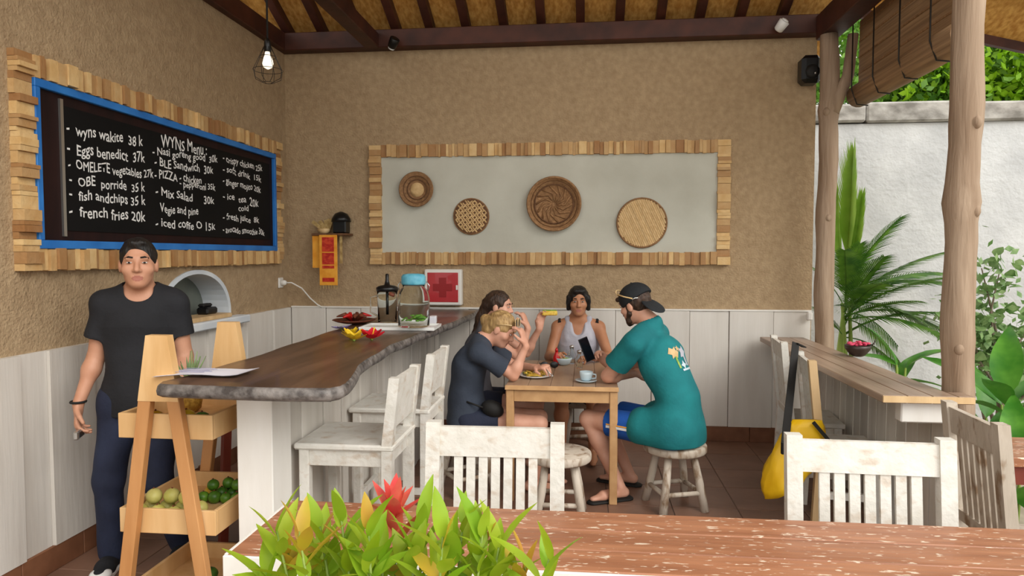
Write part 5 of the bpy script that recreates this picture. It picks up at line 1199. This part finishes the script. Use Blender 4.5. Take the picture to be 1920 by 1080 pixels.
# ================================================================== PLANTS
random.seed(11)
def leaf_mesh(L, W, fold=.25, droop=.15, n=6, m=None, name='leaf', wav=0.0):
    v = []; 
    for i in range(n + 1):
        t = i / n; w = W * (math.sin(math.pi * (t ** .75)) ** .85 if 0 < t < 1 else 0) + .0006; z = -droop * L * t * t
        v += [(t * L, -w, z + w * fold + wav * math.sin(t * 9)), (t * L, 0, z), (t * L, w, z + w * fold - wav * math.sin(t * 9))]
    f = [(i * 3 + j, (i + 1) * 3 + j, (i + 1) * 3 + j + 1, i * 3 + j + 1) for i in range(n) for j in range(2)]
    me = MB().add(v, f, True).mesh(name, m, fixn=False); return me
def orient(direction, roll=0.0):
    d = Vector(direction).normalized(); return (d.to_track_quat('X', 'Z') @ Matrix.Rotation(roll, 3, 'X').to_quaternion()).to_euler()
# ---- foreground shrub
PY = 1.42
pc = atY(760, 1080, PY)
sh_ = empty('leafy_shrub', (pc.x, PY, 0), 0, 'lime green leafy shrub with one coral bract in front of the worn table', 'plant')
MB().lathe([(.13, 0), (.16, .02), (.19, .30), (.205, .32), (.205, .35), (.18, .35), (.17, .31)], 24).build('pot', MT['pot'], sh_)
LM = [leaf_mesh(l, w, .3, d, m=MT['leaf']) for l, w, d in ((.105, .0155, .15), (.09, .015, .05), (.12, .017, .25), (.075, .012, .1))]
LO = [leaf_mesh(.09, .014, .3, .1, m=MT['leaf_or']), leaf_mesh(.075, .013, .3, .05, m=MT['leaf_or'])]
LR = [leaf_mesh(.095, .017, .4, -.1, m=MT['bract']), leaf_mesh(.08, .015, .4, .0, m=MT['bract'])]
tips = [(518, 1005, 0), (560, 1010, 1), (600, 1000, 0), (640, 985, 0), (690, 1000, 0), (738, 978, 2), (790, 1000, 0), (830, 1020, 0), (868, 990, 0), (905, 1015, 0), (935, 1040, 0), (985, 1075, 1), (1030, 1060, 0),
        (540, 1050, 1), (590, 1055, 0), (650, 1050, 0), (715, 1045, 0), (775, 1050, 0), (845, 1060, 0), (900, 1065, 0), (960, 1085, 0), (500, 1085, 0), (620, 1090, 0), (690, 1085, 0), (750, 1090, 0), (820, 1095, 0)]
for i, (px, py, kind) in enumerate(tips):
    p = atY(px, py - 4, PY + random.uniform(-.10, .09)) - Vector((pc.x, PY, 0))
    base = Vector((p.x * .28, p.y * .4, .33)); mid = Vector((p.x * .8, p.y * .9, base.z + (p.z - base.z) * .62)); 
    MB().tube([base, mid, p + Vector((0, 0, .01))], [.006, .004, .0025], 6).build('stem', MT['stem'], sh_)
    a0 = random.random() * 6
    nl = 10
    for k in range(nl):
        t = k / (nl - 1); q = p - (p - mid).normalized() * (.15 * (1 - t)); a = a0 + k * 2.4
        el = .25 + 1.05 * t + random.uniform(-.1, .1); d = Vector((math.cos(a) * math.cos(el), math.sin(a) * math.cos(el), math.sin(el)))
        if kind == 2 and t > .45: me = random.choice(LR)
        elif (kind == 1 and t > .5) or random.random() < .08: me = random.choice(LO)
        else: me = random.choice(LM)
        link('leaf', me, None, sh_, q, orient(d, random.uniform(-.4, .4)), (random.uniform(1.05, 1.4) * (1.0 - .1 * t),) * 3)
    if kind == 2:
        for k in range(9):
            a = a0 + k * .7; el = .55 + .35 * (k % 3); d = Vector((math.cos(a) * math.cos(el), math.sin(a) * math.cos(el), math.sin(el)))
            link('bract', LR[k % 2], None, sh_, p, orient(d), (random.uniform(.85, 1.1),) * 3)
# ---- areca palm by the garden wall
def frond_mesh(L, n, ll, droop, m, up=False, seed=0):
    rnd = random.Random(seed); mb = MB(); pts = []
    for i in range(13):
        t = i / 12; pts.append(Vector((L * t * (1 - .12 * droop * t), 0, -droop * L * t * t * .55)))
    mb.tube(pts, [.010 * (1 - .8 * i / 12) + .0015 for i in range(13)], 6)
    for i in range(n):
        t = .22 + .78 * i / n; k = min(11, int(t * 12)); fr = t * 12 - k; p = pts[k].lerp(pts[k + 1], fr); tg = (pts[k + 1] - pts[k]).normalized()
        for sd in (-1, 1):
            l = ll * (math.sin(math.pi * min(.97, .18 + t * .75)) ** .8) * rnd.uniform(.9, 1.1); ang = (.32 if up else .85) - .25 * t
            d = (tg * math.cos(ang) + Vector((0, sd, 0)) * math.sin(ang) + Vector((0, 0, .15))).normalized(); w = .011 if not up else .014
            sv = d.cross(Vector((0, 0, 1))).normalized() * w; e = []
            for s_i in range(4):
                u = s_i / 3; c = p + d * (l * u) + Vector((0, 0, -.35 * l * u * u * (0 if up else 1))); ww = (1 - u) ** .6 * (1 if s_i else .7); e += [c - sv * ww, c + sv * ww]
            mb.add(e, [(0, 2, 3, 1), (2, 4, 5, 3), (4, 6, 7, 5)], True)
    return mb.mesh('frond', m, fixn=False)
pb_ = atY(1584, 600, 6.55)
pa_ = empty('areca_palm', (pb_.x, 6.55, -.12), 0, 'green areca palm with upright young fronds behind the forked post', 'palm')
for i in range(5): MB().tube([(random.uniform(-.1, .1), random.uniform(-.1, .1), 0), (random.uniform(-.08, .08), 0, .6), (random.uniform(-.05, .05), 0, 1.25)], [.03, .024, .014], 8).build('cane', MT['stem'], pa_)
FM = [frond_mesh(1.15, 30, .34, d, MT['palm'], seed=q) for q, d in enumerate((.55, .9, .35))]
FU = [frond_mesh(1.1, 22, .5, .02, MT['palm_new'], True, 9), frond_mesh(.95, 20, .45, .05, MT['palm_new'], True, 10)]
for az, el, k, sc in ((0.02, .62, 1, 1.0), (.25, .35, 1, .85), (-.35, .9, 0, .8), (2.8, 1.2, 0, .5), (3.6, .9, 2, .4), (-1.5, .75, 0, .75), (-1.1, .45, 2, .7), (-1.9, .55, 1, .55), (.9, 1.25, 0, .6), (.5, 1.1, 0, .6), (-.6, .35, 1, .75), (-1.9, 1.05, 0, .7), (-.1, .15, 1, .7), (-1.3, .2, 1, .6), (-.9, 1.1, 2, .7), (.15, .8, 1, .9), (-.2, .55, 1, .95), (-1.6, 1.3, 0, .6), (-.7, .75, 0, .8), (-1.8, .2, 1, .5), (-1.0, -.1, 1, .55), (.3, -.05, 1, .6), (-1.4, .9, 2, .7)):
    d = Vector((math.cos(az) * math.cos(el), math.sin(az) * math.cos(el), math.sin(el)))
    link('frond', FM[k], None, pa_, (0, 0, 1.22 + random.uniform(-.3, .2)), orient(d, random.uniform(-.2, .2)), (sc,) * 3)
for dx, sc, k, rl in ((.02, 1.05, 0, .2), (-.10, .92, 1, .5), (.10, .82, 1, -.3)): link('frond', FU[k], None, pa_, (dx * .3, 0, 1.42), orient((dx, -.03, 1), 1.3 + rl), (sc,) * 3)
# ---- broad leaved plants
BL = [leaf_mesh(.50, .085, .35, .45, 8, MT['broad'], wav=.006), leaf_mesh(.40, .07, .3, .3, 8, MT['broad'], wav=.005)]
def broad_plant(px, py, Y, label, specs, z0=-.12):
    b = atY(px, py, Y); o = empty('broad_leaf_plant', (b.x, Y, z0), 0, label, 'plant', 'broad leaved garden plants'); top = b.z - z0
    for i, (az, el, k, sc, dz) in enumerate(specs):
        q = Vector((.03 * math.cos(az), .03 * math.sin(az), max(.08, top + dz)))
        MB().tube([(0, 0, 0), (q.x * .5, q.y * .5, q.z * .6), q], [.014, .010, .007], 6).build('stem', MT['stem'], o)
        link('leaf', BL[k], None, o, q, orient((math.cos(az) * math.cos(el), math.sin(az) * math.cos(el), math.sin(el)), random.uniform(-.5, .5)), (sc,) * 3)
broad_plant(1690, 690, 5.1, 'broad leaved plant beyond the side counter, near the coconut bowl', [(.1, .7, 0, .85, 0), (2.2, 1.2, 1, .8, 0), (2.9, .5, 1, .6, .02), (-.9, .3, 1, .7, -.1), (.9, 1.0, 0, .6, -.1), (-2, .5, 1, .6, -.1)])
broad_plant(1890, 760, 4.3, 'broad leaved plant at the right edge behind the knotty post', [(.3, .8, 0, 1, 0), (2.7, .9, 0, .9, 0), (3.3, .5, 1, 1, -.05), (-1.2, .6, 0, .9, -.1), (1.2, 1.2, 0, 1, .05), (-2.4, .8, 1, 1, 0), (-.4, .4, 0, .9, -.2), (2.0, .3, 1, .8, -.25)])
broad_plant(1905, 880, 3.9, 'low broad leaved plant beyond the brown garden table', [(.3, .8, 0, .9, 0), (2.7, .9, 0, .9, 0), (3.3, .4, 1, 1, -.05), (-1.2, .6, 0, .9, -.1), (1.2, 1.2, 0, .8, .05), (-2.4, .8, 1, 1, 0), (4.2, .3, 1, .9, -.1)])
broad_plant(1850, 800, 4.6, 'leafy plant at the foot of the twisted shrub', [(.3, .6, 1, .9, 0), (2.4, .9, 1, .9, 0), (3.6, .5, 1, .8, -.05), (-1.2, .6, 0, .7, -.1), (1.2, 1.2, 1, .9, .05), (5.4, .5, 0, .8, -.1)])
# ---- twisted shrub with small variegated leaves
b = atY(1878, 700, 5.4)
ts2 = empty('twisted_shrub', (b.x, 5.4, -.12), 0, 'shrub with twisted grey stems and small pale leaves by the garden wall', 'shrub')
ends = []
for i in range(11):
    a = i * 2 * math.pi / 11; p = Vector((.05 * math.cos(a), .05 * math.sin(a), .0)); pts = [p]
    L = random.uniform(.9, 1.55); rr = random.uniform(.12, .42)
    for k in range(1, 6): t = k / 5; pts.append(Vector((rr * t * math.cos(a + .8 * math.sin(t * 4 + i)), rr * .7 * t * math.sin(a + .8 * math.sin(t * 4 + i)), L * t ** .9 + .05)))
    MB().tube(pts, [.022, .018, .014, .010, .007, .004], 6).build('branch', MT['root'], ts2); ends += [(pts[k].lerp(pts[min(5, k + 1)], random.random())) for k in (3, 4, 5) for _ in range(3)]
SL_ = [leaf_mesh(.075, .028, .2, .2, 4, MT['shrubleaf']), leaf_mesh(.06, .024, .2, .1, 4, MT['shrubleaf'])]
cnt_ = 0
for e in ends:
    for k in range(3):
        q = e + Vector((random.gauss(0, .06), random.gauss(0, .05), random.gauss(0, .06))); d = Vector((random.gauss(0, 1), random.gauss(0, 1), random.gauss(.2, .6)))
        link('leaf', SL_[k % 2], None, ts2, q, orient(d, random.uniform(-1, 1)), (random.uniform(.9, 1.4),) * 3)
rg = np.random.default_rng(5); sv_ = []; sf_ = []
for e in ends:
    for k in range(9):
        c = np.array(e) + rg.normal(0, .085, 3); d = rg.normal(0, 1, 3); d /= np.linalg.norm(d); w = np.cross(d, rg.normal(0, 1, 3)); w /= np.linalg.norm(w); L = rg.uniform(.05, .09); i0 = len(sv_)
        sv_ += [tuple(c), tuple(c + d * L * .5 + w * L * .3), tuple(c + d * L), tuple(c + d * L * .5 - w * L * .3)]; sf_.append((i0, i0 + 1, i0 + 2, i0 + 3))
link('foliage', MB().add(sv_, sf_).mesh('foliage', MT['shrubleaf'], fixn=False), None, ts2)['kind'] = 'stuff'
# ---- trees rising beyond the garden wall
def tree(px, Y, z0, rx, rz, n, m, label, h):
    b = atY(px, 200, Y); o = empty('garden_tree', (b.x, Y, -.12), 0, label, 'tree', 'trees beyond the garden wall')
    MB().tube([(0, 0, 0), (.05, 0, h * .5), (-.04, .05, h * .85)], [.12, .09, .05], 8).build('trunk', MT['root'], o)
    for i in range(5): a = i * 1.3; MB().tube([(0, 0, h * .5), (rx * .5 * math.cos(a), rx * .4 * math.sin(a), h * .8)], [.04, .015], 6).build('branch', MT['root'], o)
    rg = np.random.default_rng(int(px)); mb_v = []; mb_f = []
    cl = rg.normal(0, 1, (60, 3)); cl = cl / np.linalg.norm(cl, axis=1)[:, None] * rg.uniform(.45, 1.0, (60, 1)); cl *= np.array([rx, rx * .7, rz])
    pts = cl[rg.integers(0, 60, n)] + rg.normal(0, .16, (n, 3)); dirs = rg.normal(0, 1, (n, 3)); dirs[:, 2] -= .5
    for p, d in zip(pts, dirs):
        d = d / np.linalg.norm(d); sd = np.cross(d, rg.normal(0, 1, 3)); sd = sd / (np.linalg.norm(sd) + 1e-6); L = rg.uniform(.07, .14); w = L * .28; c = p + np.array([0, 0, z0 + .12]); i0 = len(mb_v)
        mb_v += [tuple(c), tuple(c + d * L * .5 + sd * w), tuple(c + d * L), tuple(c + d * L * .5 - sd * w)]; mb_f.append((i0, i0 + 1, i0 + 2, i0 + 3))
    o2 = MB().add(mb_v, mb_f, False); me = o2.mesh('foliage', m, fixn=False); fo = link('foliage', me, None, o); fo['kind'] = 'stuff'
tree(1700, 9.2, 3.6, 1.1, .95, 9000, MT['treeleaf2'], 'deep green tree seen under the bamboo blind', 4.2)
tree(1880, 8.8, 3.7, 1.1, 1.0, 10000, MT['treeleaf'], 'bright lime green tree at the top right corner', 4.2)
tree(1790, 10.5, 4.2, 1.8, 1.5, 10000, MT['treeleaf'], 'bright tree standing behind the deep green tree', 5.0)
tree(2060, 9.6, 4.0, 1.5, 1.3, 7000, MT['treeleaf2'], 'deep green tree mostly outside the right edge', 4.6)
tree(1560, 10.2, 4.0, 1.4, 1.2, 7000, MT['treeleaf2'], 'deep green tree mostly hidden behind the back wall', 4.6)
